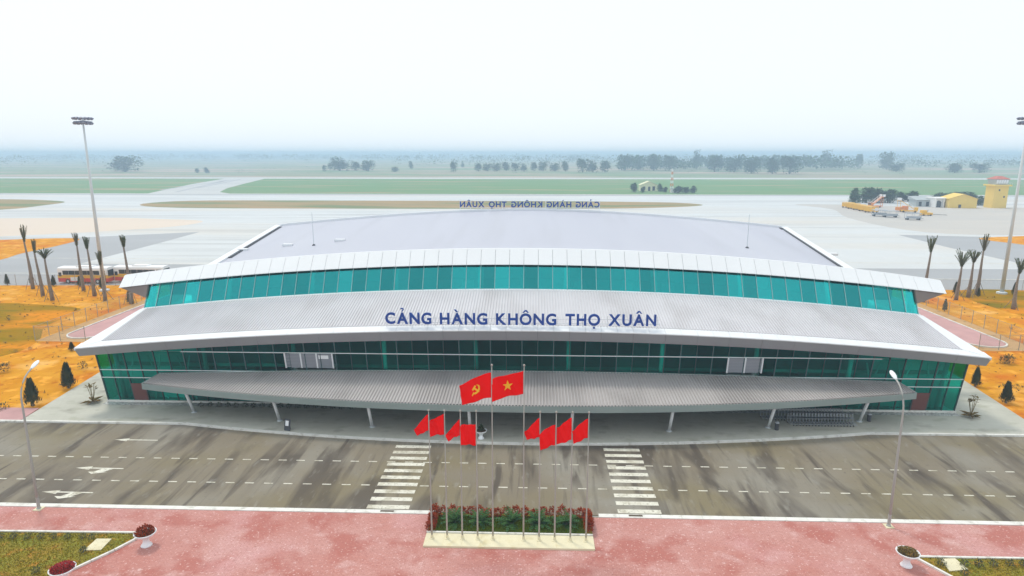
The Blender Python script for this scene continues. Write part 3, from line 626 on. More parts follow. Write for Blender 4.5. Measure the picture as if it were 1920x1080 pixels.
def glyph(ch):
    base = {'Ả': 'A', 'À': 'A', 'Â': 'A', 'Ô': 'O', 'Ọ': 'O'}.get(ch, ch)
    c = bpy.data.curves.new('glyph', 'FONT'); c.body = base; c.extrude = 0.05; c.offset = 0.027; c.resolution_u = 5
    o = bpy.data.objects.new('glyph', c); COL.objects.link(o); bpy.context.view_layer.update()
    dg = bpy.context.evaluated_depsgraph_get(); me = bpy.data.meshes.new_from_object(o.evaluated_get(dg))
    bpy.data.objects.remove(o); bpy.data.curves.remove(c)
    vs = [tuple(v.co) for v in me.vertices]; fs = [tuple(p.vertices) for p in me.polygons]; bpy.data.meshes.remove(me)
    x0 = min(v[0] for v in vs); x1 = max(v[0] for v in vs); cx = (x0 + x1) / 2
    mb = MB(); mb.v = [(v[0] - x0, v[1], v[2]) for v in vs]; mb.f = fs; cx -= x0
    th = 0.05
    if ch == 'À': mb.prism([(cx - .20, .93), (cx - .07, .93), (cx + .06, .77), (cx - .04, .77)], -th, th)
    if ch in 'ÂÔ': mb.prism([(cx - .21, .77), (cx - .06, .93), (cx + .06, .93), (cx + .21, .77), (cx + .10, .77), (cx, .865), (cx - .10, .77)], -th, th)
    if ch == 'Ọ': mb.prism([(cx + .075 * math.cos(a), -.17 + .075 * math.sin(a)) for a in [2 * math.pi * k / 12 for k in range(12)]], -th, th)
    if ch == 'Ả':
        path = [(cx - .10, .935), (cx - .03, .975), (cx + .05, .965), (cx + .085, .915), (cx + .05, .865), (cx, .835), (cx, .77)]
        L_, R_ = [], []
        for k, p in enumerate(path):
            a = Vector(path[max(k - 1, 0)]); b = Vector(path[min(k + 1, len(path) - 1)]); d = (b - a).normalized(); n_ = Vector((-d.y, d.x)) * .038
            L_.append(tuple(Vector(p) + n_)); R_.append(tuple(Vector(p) - n_))
        n = len(path); mb.add([(a, b, -th) for a, b in L_ + R_] + [(a, b, th) for a, b in L_ + R_],
            [(i, i + 1, n + i + 1, n + i) for i in range(n - 1)] + [(2 * n + i, 3 * n + i, 3 * n + i + 1, 2 * n + i + 1) for i in range(n - 1)] +
            [(i, 2 * n + i, 2 * n + i + 1, i + 1) for i in range(n - 1)] + [(n + i, n + i + 1, 3 * n + i + 1, 3 * n + i) for i in range(n - 1)] + [(0, n, 3 * n, 2 * n), (n - 1, 3 * n - 1, 4 * n - 1, 2 * n - 1)])
    mb.v = [(x, -z, y) for x, y, z in mb.v]        # stand the letter up, facing -y
    wd = x1 - x0
    return mb.mesh('letter', 'sign_blue'), wd
GL = {c: glyph(c) for c in 'CẢNGHÀKÔTỌXUÂ'}
WORDS = ['CẢNG', 'HÀNG', 'KHÔNG', 'THỌ', 'XUÂN']
SPAN = [(723, 809), (825, 914), (930, 1043), (1060, 1125), (1141, 1230)]
def letters(parent, spans, cap, y, z):
    for wd, (x0, x1) in zip(WORDS, spans):
        tot = sum(GL[c][1] for c in wd); s = cap / 0.70; gap = 0.12
        k = (x1 - x0) / (s * (tot + gap * (len(wd) - 1))); x = x0
        for c in wd:
            link('letter', GL[c][0], parent, (x, y, z), (0, 0, 0), (s * k, s * 1.2, s)); x += (GL[c][1] + gap) * s * k
sg = thing('roof_sign', 'large blue upright airport name letters facing the road on the lower roof', 'sign', (0, 62.75, 9.38))
letters(sg, [(atY(a, 607, 62.75).x, atY(b, 607, 62.75).x) for a, b in SPAN], 1.10, 0, 0.02)
for z in (0.1, 0.55): MB().bar((-14.0, 0.22, z), (13.6, 0.22, z), 0.06).obj('rail', 'white_trim', sg)
for k in range(12):
    x = -13.6 + k * 2.45; MB().bar((x, 0.30, eave(x) + .05 - 9.38), (x, 0.26, 0.9), 0.06).obj('post', 'white_trim', sg)
s2 = thing('roof_sign', 'small blue airport name letters seen reversed on white frame along the roof ridge', 'sign', (0.25, 115.6, 16.1), math.pi)
letters(s2, [(x0 * 0.905, x1 * 0.905) for x0, x1 in [((a - 976.5) * 0.0535, (b - 976.5) * 0.0535) for a, b in SPAN]], 0.95, 0.0, 0.68)
for k in range(14):
    x = -12.3 + k * 24.6 / 13; MB().bar((x, -0.16, -0.4), (x, -0.16, 1.75), 0.10).obj('post', 'white_trim', s2)
for z in (0.55, 1.75): MB().bar((-12.3, -0.16, z), (12.3, -0.16, z), 0.07).obj('rail', 'white_trim', s2)

# ------------------------------------------------------------------ flags and flag bed
bed = thing('flag_plinth', 'long low cream concrete plinth carrying the row of flagpoles', 'plinth', (-0.4, 40, 0.12))
MB().box(-5.75, -0.80, 0, 5.75, 0.70, 0.12).obj('slab', 'cream_concrete', bed)
for k in range(9):
    MB().box(-5.75 + k * 1.278 + .03, -0.79, 0.12, -5.75 + (k + 1) * 1.278 - .0, 0.69, 0.135).obj('paving_tile', 'cream_concrete', bed)
MB().box(-5.75, 0.72, 0, 5.75, 0.84, 0.22).obj('edging', 'kerb_white', bed)
sheet('flag_bed_soil', [(-6.15, 40.86), (5.35, 40.86), (5.35, 43.38), (-6.15, 43.38)], 0.19, 'lawn', 0.08)
poles = [-5.67, -4.63, -3.59, -2.54, -1.50, 0.58, 1.64, 2.69, 3.75, 4.81]
def flag_mesh(w_, h, droop, wave, curl, seed, name='cloth'):
    rnd = random.Random(seed); ph = rnd.random() * 6
    def P(u, v):       # u along the fly, v down the hoist
        shrink = 1 - curl * u
        x = -w_ * u * (1 - 0.35 * curl * v)
        z = -h * v * shrink - droop * (u ** 1.15)
        y = wave * math.sin(5.2 * u + ph + 1.3 * v) * u ** 0.7 + 0.06 * math.sin(12 * u + 5 * v + ph) * min(1, u * 4)
        x += 0.05 * wave * math.sin(9 * v + ph) * u
        return Vector((x - 0.03, y, z))
    return P
def grid_obj(P, m, name, parent, nu=26, nv=16, keep=None, off=0.0):
    mb = MB(); ids = {}
    def vid(i, j):
        if (i, j) not in ids:
            ids[(i, j)] = len(mb.v); mb.v.append(tuple(P(i / nu, j / nv) + Vector((0, off, 0))))
        return ids[(i, j)]
    for i in range(nu):
        for j in range(nv):
            if keep and not keep((i + .5) / nu, (j + .5) / nv): continue
            mb.f.append((vid(i, j), vid(i + 1, j), vid(i + 1, j + 1), vid(i, j + 1)))
    return mb.obj(name, m, parent, smooth=True)
def in_star(u, v): return star_in((u - .5) * 1.5, .5 - v)
SP = [(math.sin(k * math.pi / 5) * (.27 if k % 2 == 0 else .105), math.cos(k * math.pi / 5) * (.27 if k % 2 == 0 else .105)) for k in range(10)]
def star_in(x, y):
    c = False
    for i in range(10):
        x1, y1 = SP[i]; x2, y2 = SP[i - 1]
        if (y1 > y) != (y2 > y) and x < (x2 - x1) * (y - y1) / (y2 - y1) + x1: c = not c
    return c
def in_hs(u, v):        # hammer crossed with sickle
    x, y = -(u - .5) * 1.9, (.5 - v) * 1.27
    r = math.hypot(x - .0, y - .02); a = math.degrees(math.atan2(y - .02, x)) % 360
    if (a > 215 or a < 80):
        t = ((a - 215) % 360) / 225; wdt = .075 * math.sin(math.pi * min(1, max(.0, t * .85 + .12)))
        if abs(r - .20) < wdt * .75: return True
    p = (x + y) / 1.414; q = (x - y) / 1.414          # sickle grip and hammer
    if -.33 < p < -.17 and abs(q) < .04: return True
    h = (-x + y) / 1.414; k = (x + y) / 1.414
    if -.27 < h < .20 and abs(k) < .034: return True
    if .10 < h < .22 and -.10 < k < .12: return True
    return False
side_word = lambda i: 'from the left' if i < 5 else 'from the right'
fl = [  # width, height, droop, wave, curl, top z below pole tip
    (1.0, 1.15, 1.15, .18, .62, .2), (1.02, 1.45, 0.62, .18, .30, .15), (0.98, 1.15, 1.25, .18, .68, .5), (1.02, 1.5, 0.10, .14, .10, 0.85),
    (2.05, 1.72, 0.85, .22, .18, .42), (2.05, 1.55, 0.62, .24, .05, .30),
    (1.02, 1.35, 1.05, .18, .58, .35), (1.06, 1.45, 0.62, .18, .20, .80), (1.04, 1.55, 0.75, .20, .22, .3), (1.04, 1.35, 0.85, .15, .30, .35)]
for i, x in enumerate(poles):
    tall = i in (4, 5); hgt = 12.35 if tall else 9.2
    e = thing('flagpole', ('tall steel flagpole flying the hammer and sickle flag' if i == 4 else 'tall steel flagpole flying the gold star flag') if tall else
              'short steel flagpole with plain red flag, %s short pole %s' % (ordw(i) if i < 4 else ordw(9 - i), side_word(i)), 'flagpole', (x, 40.08, 0.255), 0, 'flagpoles on the cream plinth')
    MB().tube([(0, 0, 0), (0, 0, hgt * .22), (0, 0, hgt * .225), (0, 0, hgt * .55), (0, 0, hgt * .555), (0, 0, hgt)], [.06, .058, .048, .046, .036, .03], 12).obj('pole', 'steel', e, smooth=True)
    MB().lathe([(.17, 0), (.17, .03), (.10, .06), (.08, .28), (.07, .30)], 14).obj('base', 'cream_concrete', e)
    MB().lathe([(.01, 0), (.06, .03), (.075, .08), (.06, .13), (.01, .16)], 12, (0, 0, hgt)).obj('finial', 'steel', e)
    w_, h, dr, wv, cu, top = fl[i]
    lab = 'red flag with yellow hammer and sickle flying from the tall pole' if i == 4 else 'red flag with gold star flying from the tall pole' if i == 5 else \
          'plain red flag hanging on the %s short pole %s' % (ordw(i) if i < 4 else ordw(9 - i), side_word(i))
    fe = thing('flag', lab, 'flag', (x - .02, 40.08, 0.255 + hgt - top), 0, 'red flags before the terminal')
    P = flag_mesh(w_, h, dr, wv, cu, i * 7 + 3)
    cl = grid_obj(P, 'flag_red', 'cloth', fe)
    so_ = cl.modifiers.new('thickness', 'SOLIDIFY'); so_.thickness = 0.012
    if i == 5: grid_obj(P, 'flag_yellow', 'star', cl, 75, 50, in_star, -.02)
    if i == 4: grid_obj(P, 'flag_yellow', 'emblem', cl, 75, 50, in_hs, -.02)
rnd = random.Random(5)
def leaf(mb, p, d, l, w_, bend=0.0, up=Vector((0, 0, 1))):
    """a pointed leaf of two folded quads"""
    d = d.normalized(); s = d.cross(up)
    s = (s.normalized() if s.length > 1e-3 else Vector((1, 0, 0))) * w_ / 2
    m = p + d * l * .5 + up * bend * .15 * l; q = p + d * l - up * bend * l * .4
    mb.add([p, m - s, q, m + s], [(0, 1, 2), (0, 2, 3)])
def rdir(r, zmin=-1, zmax=1):
    z = r.uniform(zmin, zmax); a = r.uniform(0, 6.283); k = math.sqrt(max(0, 1 - z * z)); return Vector((k * math.cos(a), k * math.sin(a), z))
def cycad_mesh(seed):
    r = random.Random(seed); mb = MB()
    for k in range(40):
        a = k * 2.4 + r.uniform(-.2, .2); el = r.uniform(.25, 1.35); L_ = r.uniform(.9, 1.35)
        d = Vector((math.cos(a) * math.cos(el), math.sin(a) * math.cos(el), math.sin(el))); p = Vector((0, 0, .12))
        for s in range(7):
            q = p + d * L_ / 7; side_ = d.cross(Vector((0, 0, 1))).normalized()
            for sg_ in (-1, 1):
                leaf(mb, p, (side_ * sg_ + d * .6), .30 * (1 - s / 10), .12)
            mb.bar(p, q, .02); p = q; d = (d + Vector((0, 0, -.16))).normalized()
    return mb
for k, u in enumerate((852, 901, 957, 1010, 1062)):
    x = g(u, 985, .2).x
    e = thing('cycad', 'dark green feathery cycad in the flag bed, %s of five from the left' % ordw(k), 'cycad', (x, 41.95, 0.19), 0, 'cycads in the flag bed')
    cycad_mesh(k).obj('fronds', 'leaf_cycad', e)
    MB().lathe([(.12, 0), (.14, .1), (.06, .22)], 10).obj('stem', 'trunk_grey', e)
def bush_mesh(seed, n, rx_, rz_, ls, m, zc=.5, name='foliage'):
    r = random.Random(seed); mb = MB()
    for k in range(n):
        d = rdir(r, -.6, 1); rr = r.uniform(.55, 1.0) * (1 + .18 * math.sin(5 * math.atan2(d.y, d.x) + seed))
        p = Vector((d.x * rx_ * rr, d.y * rx_ * rr, zc * 2 * rz_ * .5 + d.z * rz_ * rr * .5)); p.z = max(p.z, .02)
        leaf(mb, p, (d + rdir(r) * .8), ls * r.uniform(.7, 1.4), ls * .55)
    return mb.mesh(name, m)
red_v = [bush_mesh(40 + k, 220, .30, .72, .14, 'leaf_red', .55) for k in range(4)]
red_pts = [(-5.95 + .05 * rnd.random(), 41.1 + k * .38) for k in range(6)] + [(5.12, 41.3 + k * .38) for k in range(6)] + [(-5.3 + k * .66, 43.05 + rnd.uniform(-.1, .1)) for k in range(16)]
stem_m = MB().tube([(0, 0, 0), (0, 0, .3)], .03, 6).mesh('stem', 'trunk_grey')
for k, (x, y) in enumerate(red_pts):
    where = 'left end, %s from the plinth' % ordw(k) if k < 6 else 'right end, %s from the plinth' % ordw(k - 6) if k < 12 else 'road side, %s from the left' % ordw(k - 12)
    e = thing('red_leaf_shrub', 'red leaved shrub in the flag bed, ' + where, 'shrub', (x, y, .19), rnd.random() * 6, 'red shrubs round the flag bed')
    link('foliage', red_v[k % 4], e, scale=(1, 1, rnd.uniform(.8, 1.15))); link('stem', stem_m, e)
def grass_stuff(name, poly, z, n, h, label, seed, gm='grass_blade'):
    r = random.Random(seed); mb = MB(); xs_ = [p[0] for p in poly]; ys_ = [p[1] for p in poly]
    def inside(x, y):
        c = False
        for i in range(len(poly)):
            x1, y1 = poly[i]; x2, y2 = poly[i - 1]
            if (y1 > y) != (y2 > y) and x < (x2 - x1) * (y - y1) / (y2 - y1) + x1: c = not c
        return c
    k = 0
    while k < n:
        x, y = r.uniform(min(xs_), max(xs_)), r.uniform(min(ys_), max(ys_))
        if not inside(x, y): continue
        k += 1; a = r.uniform(0, 6.28); hh = h * r.uniform(.5, 1.3); dx, dy = math.cos(a) * .035, math.sin(a) * .035
        mb.add([(x - dx, y - dy, z), (x + dx, y + dy, z), (x + r.uniform(-.06, .06), y + r.uniform(-.06, .06), z + hh)], [(0, 1, 2)])
    o = mb.obj(name, gm); o['kind'] = 'stuff'; tag(o, label, 'grass'); return o
grass_stuff('grass', [(-5.6, 40.9), (4.8, 40.9), (4.8, 43.0), (-5.6, 43.0)], .19, 14000, .20, 'green grass between the cycads in the flag bed', 3, 'bed_grass')

# ------------------------------------------------------------------ plaza lawns with kerbs, shrubs, slabs and urns
def lawn_block(pts, nm, label, seed, n):
    sheet('lawn', pts, .15, 'lawn', .05)
    kb_ = struct(MB().box(pts[0][0], pts[0][1] - .01, .1, pts[0][0] + .02, pts[0][1], .12).obj('lawn_kerb', 'kerb_white'))
    for i in range(len(pts)):
        a = Vector((*pts[i - 1], .17)); b = Vector((*pts[i], .17)); L_ = (b - a).length; m = max(1, int(L_ / 1.0)); d = (b - a) / m
        if m > 60: continue
        for k in range(m): MB().bar(a + d * k + d * .01, a + d * (k + 1) - d * .01, .16, .14).obj('kerb_stone', 'kerb_white', kb_)
    grass_stuff('grass', pts, .15, n, .07, label, seed)
PL = pp((-160, 999), (30, 1000.5), (255, 1003), (266, 1009), (215, 1036), (125, 1078), (60, 1110), (-160, 1130))
PR = pp((1712, 1048), (1800, 1050), (1930, 1052), (2080, 1055), (2080, 1200), (1900, 1130), (1790, 1090))
lawn_block(PL, 'lawn', 'brown and green lawn grass beside the left urns', 11, 16000)
lawn_block(PR, 'lawn', 'brown and green lawn grass beside the right urn', 12, 9000)
for i, ps in enumerate((pp((182, 1015), (210, 1015), (190, 1036), (158, 1037)), pp((1762, 1053), (1790, 1052), (1815, 1073), (1780, 1076)))):
    o = MB().prism(ps, .15, .21).obj('concrete_slab', 'cream_concrete'); tag(o, 'pale cream concrete slab set in the %s plaza lawn' % ('left', 'right')[i], 'slab')
small_v = [bush_mesh(60 + k, 130, .24, .40, .10, 'leaf_dark', .6) for k in range(3)]
def small_shrub(u, v, label, group, z=.15, s=1.0, k=0):
    p = g(u, v, z); e = thing('small_shrub', label, 'shrub', p, k * 1.3, group)
    link('foliage', small_v[k % 3], e, scale=(s, s, s)); link('stem', stem_m, e, scale=(s, s, s)); return e
for k, u in enumerate((2, 26, 52, 77, 101, 127, 155, 172)):
    small_shrub(u, 1010 + (k == 7), 'small dark shrub along the back of the left lawn, %s from the left' % ordw(k), 'small shrubs on the left lawn', k=k, s=.85)
small_shrub(157, 1036, 'small dark shrub on the left lawn beside the cream slab', 'small shrubs on the left lawn', k=1, s=.9)
small_shrub(68, 1074, 'small dark shrub at the bottom left edge of the picture', 'small shrubs on the left lawn', k=2, s=.9)
for k, u in enumerate((1764, 1808, 1835, 1862, 1893, 1919)):
    small_shrub(u, 1062 if k else 1060, 'small dark shrub on the right lawn, %s from the urn' % ordw(k), 'small shrubs on the right lawn', k=k, s=1.0)
small_shrub(1808, 1078, 'small dark shrub below the cream slab on the right lawn', 'small shrubs on the right lawn', k=1, s=.9)
urn_m = MB().lathe([(.36, 0), (.38, .05), (.34, .12), (.24, .22), (.20, .42), (.24, .58), (.42, .72), (.62, .86), (.72, 1.0), (.74, 1.06), (.68, 1.06), (.62, .98), (.55, .95)], 28).mesh('bowl', 'urn_white', True)
soil_m = MB().lathe([(.63, .94), (.60, .985), (.01, 1.0)], 20).mesh('soil', 'planter_soil')
def urn(p, label, fm, seed, n=700, s=1.0, hz=.35, spread=.6, ls=.10):
    e = thing('urn_planter', label, 'urn', p, 0, 'white flower urns'); link('bowl', urn_m, e, scale=(s, s, s)); link('soil', soil_m, e, scale=(s, s, s))
    if n:
        r = random.Random(seed); mb = MB()
        for k in range(n):
            a = r.uniform(0, 6.28); q = math.sqrt(r.random()) * spread * s; z = 1.0 * s + hz * s * (1 - (q / (spread * s)) ** 2) * r.uniform(.5, 1) + r.uniform(0, .08)
            leaf(mb, Vector((q * math.cos(a), q * math.sin(a), z)), rdir(r, .1, 1), ls * r.uniform(.7, 1.3), ls * .7)
        mb.obj('flowers', fm, e)
    return e
urn(g(121, 1094, .12), 'white urn mounded with deep red flowers at the bottom left corner', 'flower_red', 1, 1100, 1.0, .28, .66)
urn(g(275, 1023, .12), 'white urn of red leafy plants at the tip of the left lawn', 'leaf_red', 2, 420, .95, .5, .62, .15)
urn(g(1699, 1061, .12), 'white urn of brownish green plants at the tip of the right lawn', 'leaf_mixed', 3, 520, .95, .25, .6, .11)
urn(g(902, 822, .15), 'white urn with dark plant standing under the canopy behind the flagpoles', 'leaf_dark', 4, 260, .78, .75, .35, .14)

# ------------------------------------------------------------------ lamps and masts
def street_lamp(x, y, label):
    e = thing('street_lamp', label, 'street lamp', (x, y, .12), 0, 'street lamps along the plaza')
    pts = [(0, 0, 0), (0, 0, 4), (0, 0, 8.6)] + [(0, 2.0 * (1 - math.cos(a)) * .95, 8.6 + 2.0 * math.sin(a)) for a in [R(12 * k) for k in range(1, 7)]]
    MB().tube(pts, [.10, .085, .065] + [.055] * 6, 12).obj('pole', 'lamp_pole', e, smooth=True)
    MB().box(-.28, -.28, -.02, .28, .28, .06).obj('footing', 'cream_concrete', e)
    MB().lathe([(.16, 0.05), (.15, .12), (.11, .16), (.11, .9), (.10, .95)], 12).obj('base', 'lamp_pole', e)
    tip = Vector(pts[-1]); d = Vector((0, .85, .42)).normalized(); mb = MB()
    n = 10; prof = [(0, .06), (.12, .12), (.35, .19), (.65, .19), (.85, .12), (.92, .03)]
    up = Vector((0, -.42, .85)).normalized()
    for l, r_ in prof:
        for k in range(n):
            a = 2 * math.pi * k / n; mb.v.append(tuple(tip + d * (l - .05) + Vector((1, 0, 0)) * math.cos(a) * r_ + up * math.sin(a) * r_ * .45))
    for j in range(len(prof) - 1):
        for k in range(n): mb.f.append((j * n + k, j * n + (k + 1) % n, (j + 1) * n + (k + 1) % n, (j + 1) * n + k))
    mb.f.append(tuple(range(n))); mb.f.append(tuple((len(prof) - 1) * n + k for k in range(n)))
    mb.obj('lamp_head', 'lamp_glass', e, smooth=True)
street_lamp(-35.48, 43.0, 'tall grey street lamp with curved arm at the left of the plaza')
street_lamp(26.4, 42.85, 'tall grey street lamp with curved arm at the right of the plaza')
def high_mast(x, y, h, label):
    e = thing('light_mast', label, 'light mast', (x, y, -.06), 0, 'apron floodlight masts')
    MB().tube([(0, 0, 0), (0, 0, h * .5), (0, 0, h)], [.36, .27, .15], 14).obj('pole', 'galvanised', e, smooth=True)
    MB().lathe([(.9, 0), (.9, .3), (.6, .4)], 12).obj('base', 'galvanised', e)
    rg = MB(); n = 16; rr = 1.45
    pts = [(rr * math.cos(2 * math.pi * k / n), rr * math.sin(2 * math.pi * k / n), h - .5) for k in range(n + 1)]
    for a, b in zip(pts, pts[1:]): rg.bar(a, b, .12)
    for k in range(4): rg.bar((0, 0, h - .3), pts[k * 4], .10)
    rg.obj('ring', 'mast_head', e)
    for k in range(14):
        for tier in range(2):
            a = 2 * math.pi * (k + .5 * tier) / 14; c, s_ = math.cos(a), math.sin(a); r0 = rr - .05 + .1 * tier; z = h - .75 + tier * .85
            f_ = MB(); o_ = Vector((c * r0, s_ * r0, z)); d = Vector((c, s_, -.55)).normalized(); t = Vector((-s_, c, 0)); u_ = d.cross(t)
            f_.hexa([o_ + t * i * .24 + u_ * j * .18 + d * q for q in (-.12, .22) for i, j in ((-1, -1), (1, -1), (1, 1), (-1, 1))])
            f_.obj('floodlight', 'mast_head', e)
high_mast(-81.98, 121, 32.3, 'tall floodlight mast by the parked buses at the left')
high_mast(89.9, 124.5, 32.2, 'tall floodlight mast at the right edge of the picture')

# ------------------------------------------------------------------ palms
def palm_mesh(seed, h, m, spread, n=16, fl_=2.6):
    r = random.Random(seed); cr = MB()
    for k in range(n):
        a = k * 2.399 + r.uniform(-.3, .3); lean = r.uniform(.02, spread); L_ = fl_ * r.uniform(.7, 1.1)
        d = Vector((math.cos(a) * lean, math.sin(a) * lean, 1)).normalized(); p = Vector((0, 0, h)); seg = 6
        for s in range(seg):
            q = p + d * L_ / seg; sd_ = d.cross(Vector((math.sin(a), -math.cos(a), .2))).normalized(); wd = .34 * (1 - (s / seg) * .55)
            for sg_ in (-1, 1):
                leaf(cr, p, sd_ * sg_ * .55 + d, wd * 1.6, .10); leaf(cr, (p + q) / 2, sd_ * sg_ * .6 + d, wd * 1.5, .10)
            cr.bar(p, q, .05); p = q; d = (d + Vector((-math.cos(a) * .03, -math.sin(a) * .03, .02)) if s > 1 and spread < .45 else d + Vector((math.cos(a), math.sin(a), -.5)) * .10 * spread).normalized()
    return cr
palms = [ # base u, v, top v, crown spread, leaf, frond length, lean, phrase
    (62, 541, 424, .25, 'palm_leaf', 3.3, -.55, 'tallest tied palm at the far left of the soil bank'),
    (80, 554, 450, .22, 'palm_leaf', 2.6, -.5, 'tied palm second from the left on the soil bank'),
    (98, 563, 462, .75, 'palm_leaf_green', 2.3, -.45, 'palm with spread green crown, third from the left'),
    (157, 544, 437, .22, 'palm_leaf', 2.6, -.35, 'tied palm in front of the left bus'),
    (178, 554, 444, .30, 'palm_leaf_green', 2.4, -.6, 'leaning tied palm between the two buses'),
    (198, 563, 472, .25, 'palm_leaf', 2.6, -.2, 'tied palm nearest the wire fence at the left'),
    (247, 569, 440, .30, 'palm_leaf_green', 2.3, -.35, 'tied palm beside the left wing of the upper roof'),
    (1731, 566, 443, .35, 'palm_leaf_green', 3.0, .3, 'tied palm rising behind the right wing of the upper roof'),
    (1793, 562, 467, .5, 'palm_leaf_green', 3.4, .2, 'bushy green tied palm beside the right wing tip'),
    (1815, 557, 469, .5, 'palm_leaf_green', 2.4, .2, 'thin tied palm between the bushy and the tallest right palm'),
    (1831, 552, 440, .4, 'palm_leaf', 3.2, .3, 'tallest tied palm right of the terminal'),
    (1899, 579, 484, .45, 'palm_leaf_green', 2.8, .3, 'tied palm at the right edge of the picture')]
for k, (u, v, vt, sp, m, fl_, ln, ph) in enumerate(palms):
    p = g(u, v); h = atY(u, vt, p.y).z; ht = h - fl_ * .9
    e = thing('palm_tree', ph, 'palm tree', (p.x, p.y, -.04), 0, 'newly planted tied palms')
    r = random.Random(k); off = ln * .6
    pts = [(off * (t ** 1.5), .1 * math.sin(4 * t + k), ht * t) for t in (0, .15, .3, .45, .6, .8, 1)]
    MB().tube(pts, [.36, .33, .30, .27, .21, .17, .14], 9).obj('trunk', 'trunk_grey', e, smooth=True)
    palm_mesh(k + 100, ht - .2, m, sp, 22 if sp > .4 else 18, fl_).obj('crown', m, e, (off, 0, 0))
    for j in range(3):
        a = j * 2.1 + k; x0 = off * .22
        MB().tube([(x0, 0, ht * .36), (math.cos(a) * 1.25, math.sin(a) * 1.25, 0)], .05, 6).obj('prop', 'trunk_grey', e)

# ------------------------------------------------------------------ shrubs beside the terminal
def cone_mesh(seed, n=1300):
    r = random.Random(seed); mb = MB()
    for k in range(n):
        t = r.random() ** .8; a = r.uniform(0, 6.28); rr = (1 - t) ** .75 * .42 * (1 + .22 * math.sin(3 * a + 9 * t + seed)) * r.uniform(.55, 1.05) + .02
        p = Vector((rr * math.cos(a), rr * math.sin(a), .06 + t * .88)); leaf(mb, p, Vector((math.cos(a) * .6, math.sin(a) * .6, r.uniform(.4, 1.4))), .16 * r.uniform(.7, 1.3), .07)
    return mb.mesh('foliage', 'leaf_dark')
cone_v = [cone_mesh(k) for k in range(4)]
tr_m = MB().tube([(0, 0, 0), (0, 0, .5)], [.05, .02], 6).mesh('trunk', 'trunk_grey')
for k, (u, v, vt, wd, lab) in enumerate([
    (62, 760, 706, 1.0, 'dark conical shrub behind the left street lamp'),
    (129, 727, 677, 1.0, 'dark conical shrub at the left edge of the terminal pavement'),
    (1829, 724, 686, .9, 'slim dark conical shrub beside the right end of the glass front'),
    (1886, 755, 712, 1.0, 'dark conical shrub at the right edge of the terminal pavement'),
    (14, 534, 513, .9, 'small conical shrub by the wire fence at the far left edge'), (59, 532, 514, .8, 'small conical shrub at the foot of the tallest left palm'),
    (101, 536, 515, .9, 'small conical shrub at the rear end of the left bus'), (150, 537, 516, .8, 'small conical shrub before the middle of the left bus'),
    (191, 541, 519, .8, 'small conical shrub between the two buses'), (243, 568, 545, .9, 'small conical shrub under the left wing of the upper roof'),
    (1791, 551, 527, .9, 'small conical shrub just right of the right wing tip'), (1834, 556, 538, .8, 'small conical shrub at the foot of the tallest right palm'),
    (1901, 554, 528, .8, 'small conical shrub beside the right light mast'), (1771, 583, 559, .8, 'small conical shrub under the right wing tip'), 
    (135, 657, 640, 1.4, 'low dark bush at the left tip of the lower roof')]):
    p = g(u, v); h = atY(u, vt, p.y).z
    e = thing('conical_shrub', lab, 'shrub', (p.x, p.y, -.04), k * .9, 'dark conical shrubs')
    link('foliage', cone_v[k % 4], e, scale=(h * wd * .52, h * wd * .52, h * .90)); link('trunk', tr_m, e, scale=(h, h, h * .8))
round_v = [bush_mesh(80 + k, 300, .6, 1.1, .17, 'leaf_dark', .5) for k in range(3)]
dry_v = [bush_mesh(90 + k, 90, .4, .6, .16, 'leaf_dry', .5) for k in range(3)]
for k, (u, v, s, kind, lab) in enumerate([
    (1883, 682, 1.0, 0, 'left one of two round dark bushes on the right soil bank'), (1891, 681, 1.05, 0, 'right one of two round dark bushes on the right soil bank'),
    (8, 697, 1.0, 0, 'round dark bush on the soil at the left edge of the picture'), (155, 690, 1.3, 1, 'dry reddish bush near the left end of the glass front'),
    (8, 768, 1.2, 1, 'dry reddish plant by the road at the left edge'), (30, 660, .6, 1, 'left one of two dry tufts on the upper left soil'),
    (57, 655, .6, 1, 'right one of two dry tufts on the upper left soil'), (1905, 728, .8, 1, 'dry tuft on the soil at the right edge')]):
    p = g(u, v); e = thing('bush', lab, 'bush', (p.x, p.y, -.04), k, 'loose bushes on the soil')
    link('foliage', (round_v if kind == 0 else dry_v)[k % 3], e, scale=(s, s, s)); link('stem', stem_m, e, scale=(s, s, s))
def agave(p, lab, seed):
    e = thing('spiky_plant', lab, 'plant', p, seed, 'spiky plants at the terminal corners'); r = random.Random(seed); mb = MB()
    for k in range(11):
        a = k * .571 + r.uniform(-.15, .15); leaf(mb, Vector((0, 0, .1)), Vector((math.cos(a), math.sin(a), r.uniform(.15, .6))), r.uniform(.9, 1.3), .34, .4)
    mb.obj('leaves', 'leaf_dry', e); mb = MB()
    for k in range(5):
        a = k * 1.3; q = Vector((math.cos(a) * .35, math.sin(a) * .35, 1.5 + .15 * k)); mb.bar((0, 0, .1), q, .04)
        for j in range(6): leaf(mb, q + rdir(r) * .1, rdir(r, -.2, 1), .38, .2)
    mb.obj('stalks', 'leaf_dry', e)
agave(g(175, 755, .15), 'brown spiky plant on the pavement by the left glass corner', 1)
agave(g(1820, 782, .15), 'brown spiky plant on the pavement by the right glass corner', 2)
rock_rnd = random.Random(9)
for s, w_ in ((-1, 'left'), (1, 'right')):
    sheet('pebble_strip', [(s * 44.2, 63.3), (s * 15, 63.3), (s * 15, 64.1), (s * 44.2, 64.1)][::s], .156, 'pebbles')
for k in range(18):
    p = Vector((-33.3 + k * .92, 62.9 + rnd.uniform(-.06, .06), .15))
    e = thing('small_shrub', 'small dark shrub along the pebble strip under the left canopy, %s from the left' % ordw(k), 'shrub', p, k, 'small shrubs along the left pebble strip')
    link('foliage', small_v[k % 3], e, scale=(1.1, 1.1, 1.2)); link('stem', stem_m, e)

